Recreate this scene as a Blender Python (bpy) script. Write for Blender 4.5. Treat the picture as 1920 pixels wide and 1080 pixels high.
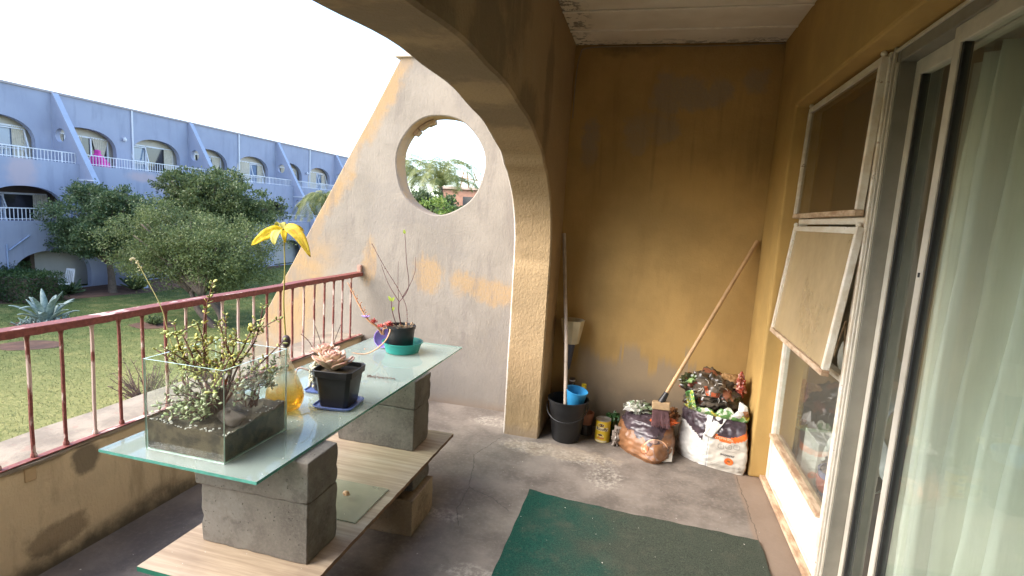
import bpy, bmesh, math, random
import numpy as np
from mathutils import Vector, Matrix
from mathutils.geometry import tessellate_polygon
from mathutils.bvhtree import BVHTree

scene = bpy.context.scene
for o in list(bpy.data.objects):
    bpy.data.objects.remove(o)
PI = math.pi
rnd = random.Random(7)
nrg = np.random.default_rng(11)

# ------------------------------------------------------------------ camera
YAW, PITCH, ROLL = math.radians(13.868), math.radians(7.663), math.radians(-3.513)
_f = Vector((-math.sin(YAW) * math.cos(PITCH), math.cos(YAW) * math.cos(PITCH), -math.sin(PITCH)))
_r = Vector((math.cos(YAW), math.sin(YAW), 0))
_d = _f.cross(_r)
_r2 = math.cos(ROLL) * _r + math.sin(ROLL) * _d
_d2 = -math.sin(ROLL) * _r + math.cos(ROLL) * _d
cam_data = bpy.data.cameras.new('camera')
cam = bpy.data.objects.new('camera', cam_data)
scene.collection.objects.link(cam)
cam.matrix_world = Matrix(((_r2.x, -_d2.x, -_f.x, 0), (_r2.y, -_d2.y, -_f.y, 0), (_r2.z, -_d2.z, -_f.z, 1.5), (0, 0, 0, 1)))
cam_data.sensor_width = 36
cam_data.lens = 1000.6 / 1920 * 36
cam_data.clip_start = 0.02
cam_data.clip_end = 2000
scene.camera = cam

# ------------------------------------------------------------------ sky, sun, exposure
SUN_EL, SUN_AZ = math.radians(38), math.radians(242)     # veiled sun, high on the left over the garden
world = bpy.data.worlds.new('World')
scene.world = world
world.use_nodes = True
wn = world.node_tree
bg = wn.nodes['Background']
sky = wn.nodes.new('ShaderNodeTexSky')
sky.sky_type = 'NISHITA'
sky.sun_disc = False
sky.sun_elevation = SUN_EL
sky.sun_rotation = SUN_AZ
sky.altitude = 1500
sky.air_density = 1.0
sky.dust_density = 5.0
sky.ozone_density = 0.6
wn.links.new(sky.outputs[0], bg.inputs[0])
bg.inputs[1].default_value = 0.15
sun_data = bpy.data.lights.new('sun', 'SUN')
sun_data.energy = 1.5
sun_data.angle = math.radians(50)
sun_data.color = (1.0, 0.94, 0.86)
sun = bpy.data.objects.new('sun', sun_data)
scene.collection.objects.link(sun)
_sd = Vector((math.sin(SUN_AZ) * math.cos(SUN_EL), math.cos(SUN_AZ) * math.cos(SUN_EL), math.sin(SUN_EL)))
sun.rotation_euler = _sd.to_track_quat('Z', 'Y').to_euler()
vs = scene.view_settings
vs.view_transform = 'Standard'
vs.look = 'None'
vs.gamma = 1.0
vs.exposure = 2.32
vs.use_curve_mapping = False
scene.cycles.max_bounces = 10
scene.cycles.diffuse_bounces = 6
scene.cycles.glossy_bounces = 4
scene.cycles.transmission_bounces = 8
scene.cycles.transparent_max_bounces = 24
scene.cycles.sample_clamp_indirect = 8
scene.cycles.use_denoising = True

# ------------------------------------------------------------------ node helper
class V:
    """a node socket with arithmetic"""
    def __init__(s, nt, k): s.nt, s.k = nt, k
    def _op(s, op, a, b=None, c=None):
        n = s.nt.nodes.new('ShaderNodeMath'); n.operation = op
        for i, q in enumerate((a, b, c)):
            if q is None: continue
            if isinstance(q, V): s.nt.links.new(q.k, n.inputs[i])
            else: n.inputs[i].default_value = q
        return V(s.nt, n.outputs[0])
    def __add__(s, o): return s._op('ADD', s, o)
    __radd__ = __add__
    def __sub__(s, o): return s._op('SUBTRACT', s, o)
    def __rsub__(s, o): return s._op('SUBTRACT', o, s)
    def __mul__(s, o): return s._op('MULTIPLY', s, o)
    __rmul__ = __mul__
    def __truediv__(s, o): return s._op('DIVIDE', s, o)
    def mx(s, o): return s._op('MAXIMUM', s, o)
    def mn(s, o): return s._op('MINIMUM', s, o)
    def ab(s): return s._op('ABSOLUTE', s)
    def sq(s): return s._op('SQRT', s)
    def sin(s): return s._op('SINE', s)
    def fr(s): return s._op('FRACT', s)
    def st(s, a, b, lo=0.0, hi=1.0):
        n = s.nt.nodes.new('ShaderNodeMapRange'); n.interpolation_type = 'SMOOTHSTEP'; n.clamp = True
        s.nt.links.new(s.k, n.inputs[0])
        for i, q in enumerate((a, b, lo, hi)): n.inputs[i + 1].default_value = q
        return V(s.nt, n.outputs[0])

class MT:
    """a material under construction"""
    def __init__(s, name):
        s.m = bpy.data.materials.new(name); s.m.use_nodes = True
        s.nt = s.m.node_tree; s.nt.nodes.clear()
        s.out = s.nt.nodes.new('ShaderNodeOutputMaterial')
        s._tc = s.nt.nodes.new('ShaderNodeTexCoord')
        s._geo = None
    def P(s): return V(s.nt, s._tc.outputs['Object'])
    def W(s):
        if not s._geo: s._geo = s.nt.nodes.new('ShaderNodeNewGeometry')
        return V(s.nt, s._geo.outputs['Position'])
    def island(s):
        if not s._geo: s._geo = s.nt.nodes.new('ShaderNodeNewGeometry')
        return V(s.nt, s._geo.outputs['Random Per Island'])
    def orand(s):
        n = s.nt.nodes.new('ShaderNodeObjectInfo'); return V(s.nt, n.outputs['Random'])
    def xyz(s, v):
        n = s.nt.nodes.new('ShaderNodeSeparateXYZ'); s.nt.links.new(v.k, n.inputs[0])
        return [V(s.nt, q) for q in n.outputs]
    def vec(s, x, y, z):
        n = s.nt.nodes.new('ShaderNodeCombineXYZ')
        for i, q in enumerate((x, y, z)):
            if isinstance(q, V): s.nt.links.new(q.k, n.inputs[i])
            else: n.inputs[i].default_value = q
        return V(s.nt, n.outputs[0])
    def scl(s, v, sc, off=None):
        n = s.nt.nodes.new('ShaderNodeVectorMath'); n.operation = 'MULTIPLY'
        s.nt.links.new(v.k, n.inputs[0]); n.inputs[1].default_value = sc
        v = V(s.nt, n.outputs[0])
        if off is not None:
            n = s.nt.nodes.new('ShaderNodeVectorMath'); n.operation = 'ADD'
            s.nt.links.new(v.k, n.inputs[0])
            if isinstance(off, V): s.nt.links.new(off.k, n.inputs[1])
            else: n.inputs[1].default_value = off
            v = V(s.nt, n.outputs[0])
        return v
    def noise(s, v, scale, detail=4, rough=0.55, dist=0.0):
        n = s.nt.nodes.new('ShaderNodeTexNoise')
        s.nt.links.new(v.k, n.inputs['Vector'])
        n.inputs['Scale'].default_value = scale; n.inputs['Detail'].default_value = detail
        n.inputs['Roughness'].default_value = rough; n.inputs['Distortion'].default_value = dist
        return V(s.nt, n.outputs[0])
    def vor(s, v, scale, feature='F1', out='Distance'):
        n = s.nt.nodes.new('ShaderNodeTexVoronoi'); n.feature = feature
        s.nt.links.new(v.k, n.inputs['Vector']); n.inputs['Scale'].default_value = scale
        return V(s.nt, n.outputs[out])
    def mix(s, f, a, b):
        n = s.nt.nodes.new('ShaderNodeMix'); n.data_type = 'RGBA'; n.clamp_factor = True
        for i, q in ((0, f), (6, a), (7, b)):
            if isinstance(q, V): s.nt.links.new(q.k, n.inputs[i])
            else: n.inputs[i].default_value = q if i == 0 else (*q[:3], 1)
        return V(s.nt, n.outputs[2])
    def bump(s, h, strength=0.4, dist=0.01):
        n = s.nt.nodes.new('ShaderNodeBump'); n.inputs['Strength'].default_value = strength
        n.inputs['Distance'].default_value = dist; s.nt.links.new(h.k, n.inputs['Height'])
        return n.outputs[0]
    def bsdf(s, col, rough=0.7, metal=0.0, spec=0.5, bump=None, trans=0.0, sub=0.0, coat=0.0, ior=1.5):
        n = s.nt.nodes.new('ShaderNodeBsdfPrincipled')
        def put(key, q):
            if isinstance(q, V): s.nt.links.new(q.k, n.inputs[key])
            else: n.inputs[key].default_value = q
        put('Base Color', col if isinstance(col, V) else (*col[:3], 1))
        put('Roughness', rough); put('Metallic', metal); put('Specular IOR Level', spec)
        put('Transmission Weight', trans); put('Coat Weight', coat); put('IOR', ior)
        if bump is not None: s.nt.links.new(bump, n.inputs['Normal'])
        s.nt.links.new(n.outputs[0], s.out.inputs[0])
        return n
    def mixsh(s, f, a, b):
        n = s.nt.nodes.new('ShaderNodeMixShader')
        if isinstance(f, V): s.nt.links.new(f.k, n.inputs[0])
        else: n.inputs[0].default_value = f
        s.nt.links.new(a.outputs[0], n.inputs[1]); s.nt.links.new(b.outputs[0], n.inputs[2])
        s.nt.links.new(n.outputs[0], s.out.inputs[0])
        return n
    def blob(s, u, v, cu, cv, ru, rv, wob, soft=0.25):
        a = (u - cu) / ru; b = (v - cv) / rv
        return ((a * a + b * b).sq() + wob).st(1 + soft, 1 - soft)

def plain(name, col, rough=0.6, var=0.15, scale=30, bump=0.0, metal=0.0, spec=0.5, coat=0.0, dist=0.003):
    """one colour broken up by two octaves of dirt noise and a fine relief"""
    t = MT(name); p = t.P()
    n = t.noise(p, scale, 5, 0.6); n2 = t.noise(p, scale * 0.17, 3)
    dark = tuple(c * (1 - var) for c in col); light = tuple(min(1, c * (1 + var * 0.7)) for c in col)
    c = t.mix((n * 0.5 + n2 * 0.5).st(0.35, 0.65), dark, light)
    r = n2.st(0.3, 0.7, max(0.02, rough - 0.08), min(1, rough + 0.1))
    t.bsdf(c, r, metal, spec, t.bump(n, bump, dist) if bump else None, coat=coat)
    return t.m

def thin_glass(name, tint=(0.93, 0.97, 0.95), dust_refl=0.1, dust_refl_col=(0.5, 0.47, 0.4), rough=0.02, streak=True, refl=1.0):
    t = MT(name); p = t.W()
    tr = t.nt.nodes.new('ShaderNodeBsdfTransparent'); tr.inputs[0].default_value = (*tint, 1)
    gl = t.nt.nodes.new('ShaderNodeBsdfGlossy'); gl.inputs['Roughness'].default_value = rough
    gl.inputs['Color'].default_value = (refl, refl, refl, 1)
    df = t.nt.nodes.new('ShaderNodeBsdfDiffuse'); df.inputs[0].default_value = (*dust_refl_col, 1)
    fr = t.nt.nodes.new('ShaderNodeFresnel'); fr.inputs['IOR'].default_value = 1.52
    a = t.nt.nodes.new('ShaderNodeMixShader')
    t.W(); bf = V(t.nt, t._geo.outputs['Backfacing'])
    ff = V(t.nt, fr.outputs[0]) * (1.0 - bf)          # a pane reflects at its outer faces only
    t.nt.links.new(ff.k, a.inputs[0]); t.nt.links.new(tr.outputs[0], a.inputs[1]); t.nt.links.new(gl.outputs[0], a.inputs[2])
    n = t.noise(t.scl(p, (1, 1, 0.25) if streak else (1, 1, 1)), 14, 6, 0.65)
    n2 = t.noise(p, 2.2, 3)
    f = (n.st(0.3, 0.85) * 0.16 + n2.st(0.25, 0.8) * 0.3 + 0.66) * dust_refl
    t.mixsh(f, a, df)
    return t.m

# ------------------------------------------------------------------ object helpers
C = scene.collection
def tag(o, label=None, cat=None, group=None, kind=None):
    if label: o['label'] = label
    if cat: o['category'] = cat
    if group: o['group'] = group
    if kind: o['kind'] = kind
    return o
def thing(name, loc, label, cat, group=None):
    o = bpy.data.objects.new(name, None); C.objects.link(o)
    o.location = loc; o.empty_display_size = 0.05
    return tag(o, label, cat, group)
def base_of(o):
    v = Vector((0, 0, 0))
    while o is not None:
        v += o.location; o = o.parent
    return v

class MB:
    """collects geometry in world coordinates"""
    def __init__(s): s.v, s.f, s.mi, s.M, s.cur = [], [], [], None, 0
    def add(s, vs_, fs):
        b = len(s.v)
        if s.M is not None: vs_ = [tuple(s.M @ Vector(q)) for q in vs_]
        s.v.extend(tuple(q) for q in vs_)
        for q in fs:
            s.f.append(tuple(b + i for i in q)); s.mi.append(s.cur)
        return s
    def box(s, x0, x1, y0, y1, z0, z1):
        return s.add([(x0, y0, z0), (x1, y0, z0), (x1, y1, z0), (x0, y1, z0), (x0, y0, z1), (x1, y0, z1), (x1, y1, z1), (x0, y1, z1)],
                     [(0, 3, 2, 1), (4, 5, 6, 7), (0, 1, 5, 4), (1, 2, 6, 5), (2, 3, 7, 6), (3, 0, 4, 7)])
    def bar(s, a, b, w, h, up=(0, 0, 1)):
        a, b = Vector(a), Vector(b); d = (b - a).normalized(); u = Vector(up)
        r = d.cross(u)
        if r.length < 1e-4: r = d.cross(Vector((1, 0, 0)))
        r.normalize(); u = r.cross(d)
        q = []
        for p in (a, b):
            for i, j in ((-1, -1), (1, -1), (1, 1), (-1, 1)): q.append(p + r * (i * w / 2) + u * (j * h / 2))
        return s.add(q, [(0, 1, 2, 3), (7, 6, 5, 4), (0, 4, 5, 1), (1, 5, 6, 2), (2, 6, 7, 3), (3, 7, 4, 0)])
    def tube(s, pts, rad, n=8, cap=True):
        pts = [Vector(p) for p in pts]
        if not hasattr(rad, '__len__'): rad = [rad] * len(pts)
        vs_, fs = [], []
        ref = Vector((0.3, 0.2, 1)).normalized()
        for i, p in enumerate(pts):
            d = (pts[min(i + 1, len(pts) - 1)] - pts[max(i - 1, 0)]).normalized()
            r = d.cross(ref)
            if r.length < 0.05: r = d.cross(Vector((1, 0, 0)))
            r.normalize(); u = r.cross(d)
            for k in range(n):
                a = 2 * PI * k / n
                vs_.append(p + (r * math.cos(a) + u * math.sin(a)) * rad[i])
        for i in range(len(pts) - 1):
            for k in range(n):
                k2 = (k + 1) % n
                fs.append((i * n + k, i * n + k2, (i + 1) * n + k2, (i + 1) * n + k))
        if cap:
            fs.append(tuple(reversed(range(n)))); fs.append(tuple(range((len(pts) - 1) * n, len(pts) * n)))
        return s.add(vs_, fs)
    def lathe(s, prof, c=(0, 0, 0), n=32, wob=0.0, seed=0):
        vs_, fs = [], []
        for (r, z) in prof:
            for k in range(n):
                a = 2 * PI * k / n
                rr = r * (1 + wob * math.sin(3 * a + seed) * 0.6 + wob * math.sin(5 * a + 1.7 * seed) * 0.4)
                vs_.append((c[0] + rr * math.cos(a), c[1] + rr * math.sin(a), c[2] + z))
        for i in range(len(prof) - 1):
            for k in range(n):
                k2 = (k + 1) % n
                fs.append((i * n + k, i * n + k2, (i + 1) * n + k2, (i + 1) * n + k))
        if prof[0][0] > 1e-6: fs.append(tuple(reversed(range(n))))
        if prof[-1][0] > 1e-6: fs.append(tuple(range((len(prof) - 1) * n, len(prof) * n)))
        return s.add(vs_, fs)
    def plate(s, outline, holes, mp, w0, w1, cham=0.0):
        """flat plate with holes; mp(u, v, w) -> xyz; cham: width of the worn arris"""
        loops = [outline] + list(holes)
        if cham:
            def area(l): return sum(l[i - 1][0] * l[i][1] - l[i][0] * l[i - 1][1] for i in range(len(l)))
            ins = []
            for k, l in enumerate(loops):
                sg = (1 if area(l) > 0 else -1) * (1 if k == 0 else -1); q = []
                for i in range(len(l)):
                    a, b, c = Vector(l[i - 1]), Vector(l[i]), Vector(l[(i + 1) % len(l)])
                    d1, d2 = (b - a), (c - b)
                    n1 = Vector((-d1.y, d1.x)).normalized() * sg; n2 = Vector((-d2.y, d2.x)).normalized() * sg
                    n = (n1 + n2); n = n / max(0.35, n.length_squared / 2) if n.length > 1e-6 else n1
                    q.append((b.x + n.x * cham, b.y + n.y * cham))
                ins.append(q)
            cw = cham * (1 if w1 > w0 else -1)
            tris = tessellate_polygon([[Vector((p[0], p[1], 0)) for p in l] for l in ins])
            flat = [p for l in ins for p in l]; orig = [p for l in loops for p in l]; n = len(flat)
            vs_ = [mp(p[0], p[1], w0) for p in flat] + [mp(p[0], p[1], w0 + cw) for p in orig] + [mp(p[0], p[1], w1 - cw) for p in orig] + [mp(p[0], p[1], w1) for p in flat]
            fs = [tuple(t) for t in tris] + [tuple(i + 3 * n for i in reversed(t)) for t in tris]
            b = 0
            for l in loops:
                m = len(l)
                for i in range(m):
                    j = (i + 1) % m
                    for k in range(3): fs.append((b + i + k * n, b + j + k * n, b + j + (k + 1) * n, b + i + (k + 1) * n))
                b += m
            return s.add(vs_, fs)
        tris = tessellate_polygon([[Vector((p[0], p[1], 0)) for p in l] for l in loops])
        flat = [p for l in loops for p in l]; n = len(flat)
        vs_ = [mp(p[0], p[1], w0) for p in flat] + [mp(p[0], p[1], w1) for p in flat]
        fs = [tuple(t) for t in tris] + [tuple(i + n for i in reversed(t)) for t in tris]
        b = 0
        for l in loops:
            m = len(l)
            for i in range(m):
                j = (i + 1) % m
                fs.append((b + i, b + j, b + j + n, b + i + n))
            b += m
        return s.add(vs_, fs)
    def grid(s, nu, nv, fn, closed_u=False):
        vs_ = [fn(i / (nu if closed_u else nu - 1), j / (nv - 1)) for j in range(nv) for i in range(nu)]
        fs = []
        for j in range(nv - 1):
            for i in range(nu if closed_u else nu - 1):
                i2 = (i + 1) % nu
                fs.append((j * nu + i, j * nu + i2, (j + 1) * nu + i2, (j + 1) * nu + i))
        return s.add(vs_, fs)
    def ball(s, c, r, nu=16, nv=10, sq=(1, 1, 1)):
        def fn(u, v):
            a, b = 2 * PI * u, PI * (v - 0.5)
            return (c[0] + r * sq[0] * math.cos(b) * math.cos(a), c[1] + r * sq[1] * math.cos(b) * math.sin(a), c[2] + r * sq[2] * math.sin(b))
        return s.grid(nu, nv, fn, True)
    def build(s, name, mat, parent=None, smooth=False, bevel=0.0, fix=True, seg=2, angle=35):
        me = bpy.data.meshes.new(name)
        off = base_of(parent) if parent else Vector((0, 0, 0))
        me.from_pydata([(q[0] - off.x, q[1] - off.y, q[2] - off.z) for q in s.v], [], s.f)
        mats = mat if isinstance(mat, (list, tuple)) else [mat]
        for m in mats: me.materials.append(m)
        if len(mats) > 1: me.polygons.foreach_set('material_index', s.mi)
        if fix:
            bm = bmesh.new(); bm.from_mesh(me)
            bmesh.ops.remove_doubles(bm, verts=bm.verts, dist=1e-5)
            bmesh.ops.recalc_face_normals(bm, faces=bm.faces)
            bm.to_mesh(me); bm.free()
        me.update()
        o = bpy.data.objects.new(name, me); C.objects.link(o)
        if parent: o.parent = parent
        if smooth:
            me.polygons.foreach_set('use_smooth', [True] * len(me.polygons))
            if smooth != 'all':
                me.set_sharp_from_angle(angle=math.radians(angle))
        if bevel:
            b = o.modifiers.new('bevel', 'BEVEL'); b.width = bevel; b.segments = seg; b.limit_method = 'ANGLE'; b.angle_limit = math.radians(40)
        return o

def copy_part(o, parent, loc=None, rot=None, scale=None):
    c = o.copy(); C.objects.link(c); c.parent = parent
    if loc is not None: c.location = loc
    if rot is not None: c.rotation_euler = rot
    if scale is not None: c.scale = scale
    return c
def copy_thing(root, loc, label, rotz=None):
    r = root.copy(); C.objects.link(r); r.location = loc; r['label'] = label
    if rotz is not None: r.rotation_euler = (0, 0, rotz)
    for ch in list(root.children):
        c = ch.copy(); C.objects.link(c); c.parent = r
        for g in list(ch.children):
            d = g.copy(); C.objects.link(d); d.parent = c
    return r

def spline(pts, n):
    """Catmull-Rom through pts, n samples"""
    pts = [Vector(p) for p in pts]; m = len(pts); out = []
    for i in range(n):
        t = i / (n - 1) * (m - 1); k = min(int(t), m - 2); t -= k
        p0, p1, p2, p3 = pts[max(k - 1, 0)], pts[k], pts[k + 1], pts[min(k + 2, m - 1)]
        out.append(0.5 * ((2 * p1) + (p2 - p0) * t + (2 * p0 - 5 * p1 + 4 * p2 - p3) * t * t + (3 * p1 - p0 - 3 * p2 + p3) * t ** 3))
    return out

def text_mesh(body, size, bold=0.0):
    """2-D vertices and faces of a line of lettering, centred"""
    cu = bpy.data.curves.new('lettering', 'FONT'); cu.body = body; cu.size = size
    cu.align_x = 'CENTER'; cu.align_y = 'CENTER'; cu.offset = bold; cu.resolution_u = 2
    ob = bpy.data.objects.new('lettering', cu); C.objects.link(ob)
    dg = bpy.context.evaluated_depsgraph_get()
    me = ob.evaluated_get(dg).to_mesh()
    v = [tuple(q.co[:2]) for q in me.vertices]; f = [tuple(p.vertices) for p in me.polygons]
    ob.evaluated_get(dg).to_mesh_clear()
    bpy.data.objects.remove(ob); bpy.data.curves.remove(cu)
    return v, f
def bvh_of(o):
    me = o.data; off = base_of(o)
    return BVHTree.FromPolygons([q.co + off for q in me.vertices], [tuple(p.vertices) for p in me.polygons])
def decal(name, v2, f2, origin, right, up, bvh, mat, parent, lift=0.0015):
    """flat print laid on a curved surface: every vertex is dropped on it along the print's normal"""
    right = Vector(right).normalized(); up = Vector(up); up = (up - right * up.dot(right)).normalized()
    nrm = right.cross(up); mb = MB(); vs_ = []
    for a, b in v2:
        p = Vector(origin) + right * a + up * b + nrm * 0.3
        h = bvh.ray_cast(p, -nrm, 1.0)
        vs_.append((h[0] + nrm * lift) if h[0] is not None else (p - nrm * 0.3))
    mb.add(vs_, f2)
    return mb.build(name, mat, parent, fix=False)
def ring2(r0, r1, n=32, a0=0.0, a1=2 * PI):
    v = []; f = []
    for i in range(n + 1):
        a = a0 + (a1 - a0) * i / n
        v += [(r0 * math.cos(a), r0 * math.sin(a)), (r1 * math.cos(a), r1 * math.sin(a))]
        if i: f.append((2 * i - 2, 2 * i - 1, 2 * i + 1, 2 * i))
    return v, f
def grid2(w, h, nu=8, nv=8):
    v = [(w * (i / nu - 0.5), h * (j / nv - 0.5)) for j in range(nv + 1) for i in range(nu + 1)]
    f = [(j * (nu + 1) + i, j * (nu + 1) + i + 1, (j + 1) * (nu + 1) + i + 1, (j + 1) * (nu + 1) + i) for j in range(nv) for i in range(nu)]
    return v, f

def leaf_mesh(name, pos, nrm_dir, size, mat, parent, aspect=0.5, seed=0, fold=0.25, jitter=0.9):
    """many small folded leaves: pos (n,3), nrm_dir (n,3) main growth direction, size (n,)"""
    r = np.random.default_rng(seed); n = len(pos)
    d = nrm_dir + r.normal(size=(n, 3)) * jitter
    d /= np.linalg.norm(d, axis=1, keepdims=True) + 1e-9
    q = r.normal(size=(n, 3)); s_ = np.cross(d, q); s_ /= np.linalg.norm(s_, axis=1, keepdims=True) + 1e-9
    u = np.cross(s_, d)
    L = size[:, None]
    a = pos; b = pos + d * L * 0.45 + s_ * L * aspect * 0.5 + u * L * fold * 0.5
    c = pos + d * L; e = pos + d * L * 0.45 - s_ * L * aspect * 0.5 + u * L * fold * 0.5
    vs_ = np.stack([a, b, c, e], 1).reshape(-1, 3)
    off = base_of(parent) if parent else Vector((0, 0, 0))
    vs_ = vs_ - np.array(off)
    me = bpy.data.meshes.new(name)
    me.vertices.add(4 * n); me.vertices.foreach_set('co', vs_.ravel())
    idx = np.arange(n)[:, None] * 4
    tri = np.concatenate([idx + [0, 1, 2], idx + [0, 2, 3]], 1).reshape(-1)
    me.loops.add(len(tri)); me.loops.foreach_set('vertex_index', tri.astype(np.int32))
    me.polygons.add(2 * n); me.polygons.foreach_set('loop_start', np.arange(0, 6 * n, 3, dtype=np.int32))
    me.update(); me.validate()
    me.materials.append(mat)
    o = bpy.data.objects.new(name, me); C.objects.link(o)
    if parent: o.parent = parent
    return o

def leaf_mat(name, cols, rough=0.5, scale=1.5, trans=0.25):
    """cols: three base colours mixed per leaf and per clump"""
    t = MT(name)
    i = t.island(); n = t.noise(t.W(), scale, 3)
    c = t.mix((i * 0.6 + n * 0.5).st(0.25, 0.6), cols[0], cols[1])
    c = t.mix((i * 0.35 + n * 0.7).st(0.5, 0.85), c, cols[2])
    b = t.bsdf(c, rough, spec=0.35)
    tl = t.nt.nodes.new('ShaderNodeBsdfTranslucent'); t.nt.links.new(c.k, tl.inputs[0])
    t.mixsh(trans, b, tl)
    return t.m

# ================================================================== MATERIALS OF THE LARGE STRUCTURE
YE = 3.84                           # end wall
def seg_dist(t, x, y, a, b):
    """distance to a 2-D segment, in nodes"""
    dx, dy = b[0] - a[0], b[1] - a[1]; L2 = dx * dx + dy * dy
    h = ((x - a[0]) * dx + (y - a[1]) * dy) / L2
    h = h.mx(0.0).mn(1.0)
    u = x - a[0] - h * dx; v = y - a[1] - h * dy
    return (u * u + v * v).sq()

def m_floor():
    t = MT('worn_concrete_floor'); p = t.W(); x, y, z = t.xyz(p)
    n1 = t.noise(p, 3.2, 6, 0.62); n2 = t.noise(p, 42, 6, 0.7); n3 = t.noise(p, 1.1, 3); n4 = t.noise(p, 11, 5, 0.65)
    c = t.mix(n1.st(0.36, 0.66), (0.118, 0.098, 0.082), (0.225, 0.19, 0.158))
    c = t.mix(n2.st(0.45, 0.75) * 0.5, c, (0.28, 0.242, 0.205))
    c = t.mix((n4 * 0.6 + n3 * 0.4).st(0.42, 0.3) * 0.55, c, (0.085, 0.07, 0.058))
    # paint spilt in front of the pillar and the bucket
    w = (n4 - 0.5) * 2.2
    sp = t.blob(x, y, -0.62, 3.30, 0.20, 0.10, w).mx(t.blob(x, y, -0.30, 3.26, 0.22, 0.09, w)).mx(t.blob(x, y, -0.12, 3.06, 0.10, 0.16, w)).mx(t.blob(x, y, -0.98, 3.62, 0.14, 0.10, w))
    sp = sp.mx(t.blob(x, y, -0.58, 1.98, 0.12, 0.06, w)).mx(t.blob(x, y, -0.86, 2.36, 0.10, 0.05, w))
    c = t.mix(sp * (n2 * 0.6 + n4 * 0.4).st(0.42, 0.62) * 0.75, c, (0.42, 0.38, 0.32))
    c = t.mix(t.blob(x, y, -0.45, 3.3, 0.34, 0.10, w) * 0.25, c, (0.40, 0.31, 0.20))
    # old paint along the house wall
    c = t.mix(((x + (n1 - 0.5) * 0.07).st(0.63, 0.66)) * 0.75, c, (0.235, 0.165, 0.115))
    # darker towards the parapet
    c = t.mix((x + (n1 - 0.5) * 0.6).st(-1.65, -2.17) * 0.45, c, (0.075, 0.063, 0.06))
    # cracks
    wx = x + (n4 - 0.5) * 0.05 + (n2 - 0.5) * 0.012; wy = y + (t.noise(t.scl(p, (1, 1, 1), (5, 3, 0)), 11, 5) - 0.5) * 0.05
    pts = [(-0.84, 3.38), (-0.93, 3.06), (-0.87, 2.83), (-0.83, 2.66), (-0.69, 2.60), (-0.56, 2.50)]
    segs = list(zip(pts, pts[1:])) + [((-0.83, 2.66), (-0.82, 2.44)), ((-0.82, 2.44), (-0.76, 2.30)), ((-0.93, 3.06), (-1.20, 3.0)), ((0.66, 3.36), (0.665, 2.9)), ((0.665, 2.9), (0.66, 1.6))]
    d = None
    for a, b in segs:
        q = seg_dist(t, wx, wy, a, b); d = q if d is None else d.mn(q)
    cr = d.st(0.0035, 0.0008)
    c = t.mix(cr * 0.6, c, (0.035, 0.03, 0.027))
    h = n2 * 0.5 + n4 * 0.6 - cr * 0.3
    t.bsdf(c, n1.st(0.3, 0.7, 0.62, 0.85), bump=t.bump(h, 0.55, 0.006))
    return t.m

def m_plaster(name, paint, dirt, lumps=60, bump=0.5, patches=None, extra=None, rough=0.8):
    t = MT(name); p = t.W(); x, y, z = t.xyz(p)
    n1 = t.noise(p, 2.3, 5, 0.6); n2 = t.noise(p, lumps, 4, 0.6); n3 = t.noise(t.scl(p, (6, 6, 1.2)), 1.6, 5, 0.6); n4 = t.noise(p, 9, 5, 0.65)
    d = tuple(q * 0.8 for q in paint)
    c = t.mix(n1.st(0.35, 0.68), d, paint)
    c = t.mix(n3.st(0.5, 0.72) * 0.35, c, dirt)
    if patches: c = patches(t, c, x, y, z, n1, n2, n3, n4)
    nv = t.noise(t.scl(p, (1, 1, 0.3)), lumps * 1.3, 3, 0.6)
    h = n2 * 0.6 + n4 * 0.8 + nv * 0.5
    t.bsdf(c, rough, spec=0.3, bump=t.bump(h, bump, 0.008))
    return t.m

def pt_end(t, c, x, y, z, n1, n2, n3, n4):
    w = (n4 - 0.5) * 2.6 + (n2 - 0.5) * 0.8
    grey = (0.30, 0.235, 0.16)
    m = None
    for cu, cv, ru, rv in ((0.05, 2.36, 0.10, 0.13), (0.20, 2.37, 0.12, 0.11), (0.36, 2.37, 0.09, 0.08), (-0.14, 2.10, 0.10, 0.12), (0.02, 2.15, 0.10, 0.1), (-0.45, 2.02, 0.06, 0.16), (0.58, 2.46, 0.08, 0.07)):
        b = t.blob(x, z, cu, cv, ru, rv, w, 0.35); m = b if m is None else m.mx(b)
    c = t.mix(m * (n2.st(0.25, 0.6) * 0.35 + n1.st(0.35, 0.6) * 0.35 + 0.15), c, grey)
    # runs below the scraped patches
    run = t.noise(t.scl(t.vec(x, y, z), (9, 1, 0.6)), 2.0, 3)
    c = t.mix(run.st(0.55, 0.7) * z.st(1.5, 1.9) * z.st(2.5, 2.2) * 0.3, c, (0.16, 0.105, 0.05))
    # grey primer brushed up the foot of the wall
    br = t.noise(t.scl(t.vec(x, y, z), (7.5, 1, 0.35)), 1.0, 2)
    fi = t.noise(t.scl(t.vec(x, y, z), (60, 1, 1.2)), 1.0, 2)
    col = t.xyz(t.vor(t.vec(x * 9.0 + (fi - 0.5) * 0.25, 0.0, 0.0), 1.0, 'F1', 'Color'))[0]
    edge = z - 0.52 - (col - 0.3) * 0.24 - (br - 0.5) * 0.12 - (fi - 0.5) * 0.06
    prim = edge.st(0.05, -0.05) * x.st(-0.62, -0.30) * x.st(0.52, 0.38)
    c = t.mix(prim * 0.62, c, (0.27, 0.225, 0.175))
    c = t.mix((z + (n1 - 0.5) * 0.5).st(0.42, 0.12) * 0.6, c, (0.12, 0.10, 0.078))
    # dark mottling just under the ceiling
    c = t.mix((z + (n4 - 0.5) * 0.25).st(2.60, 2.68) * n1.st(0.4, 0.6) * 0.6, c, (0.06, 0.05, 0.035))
    return c

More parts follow.
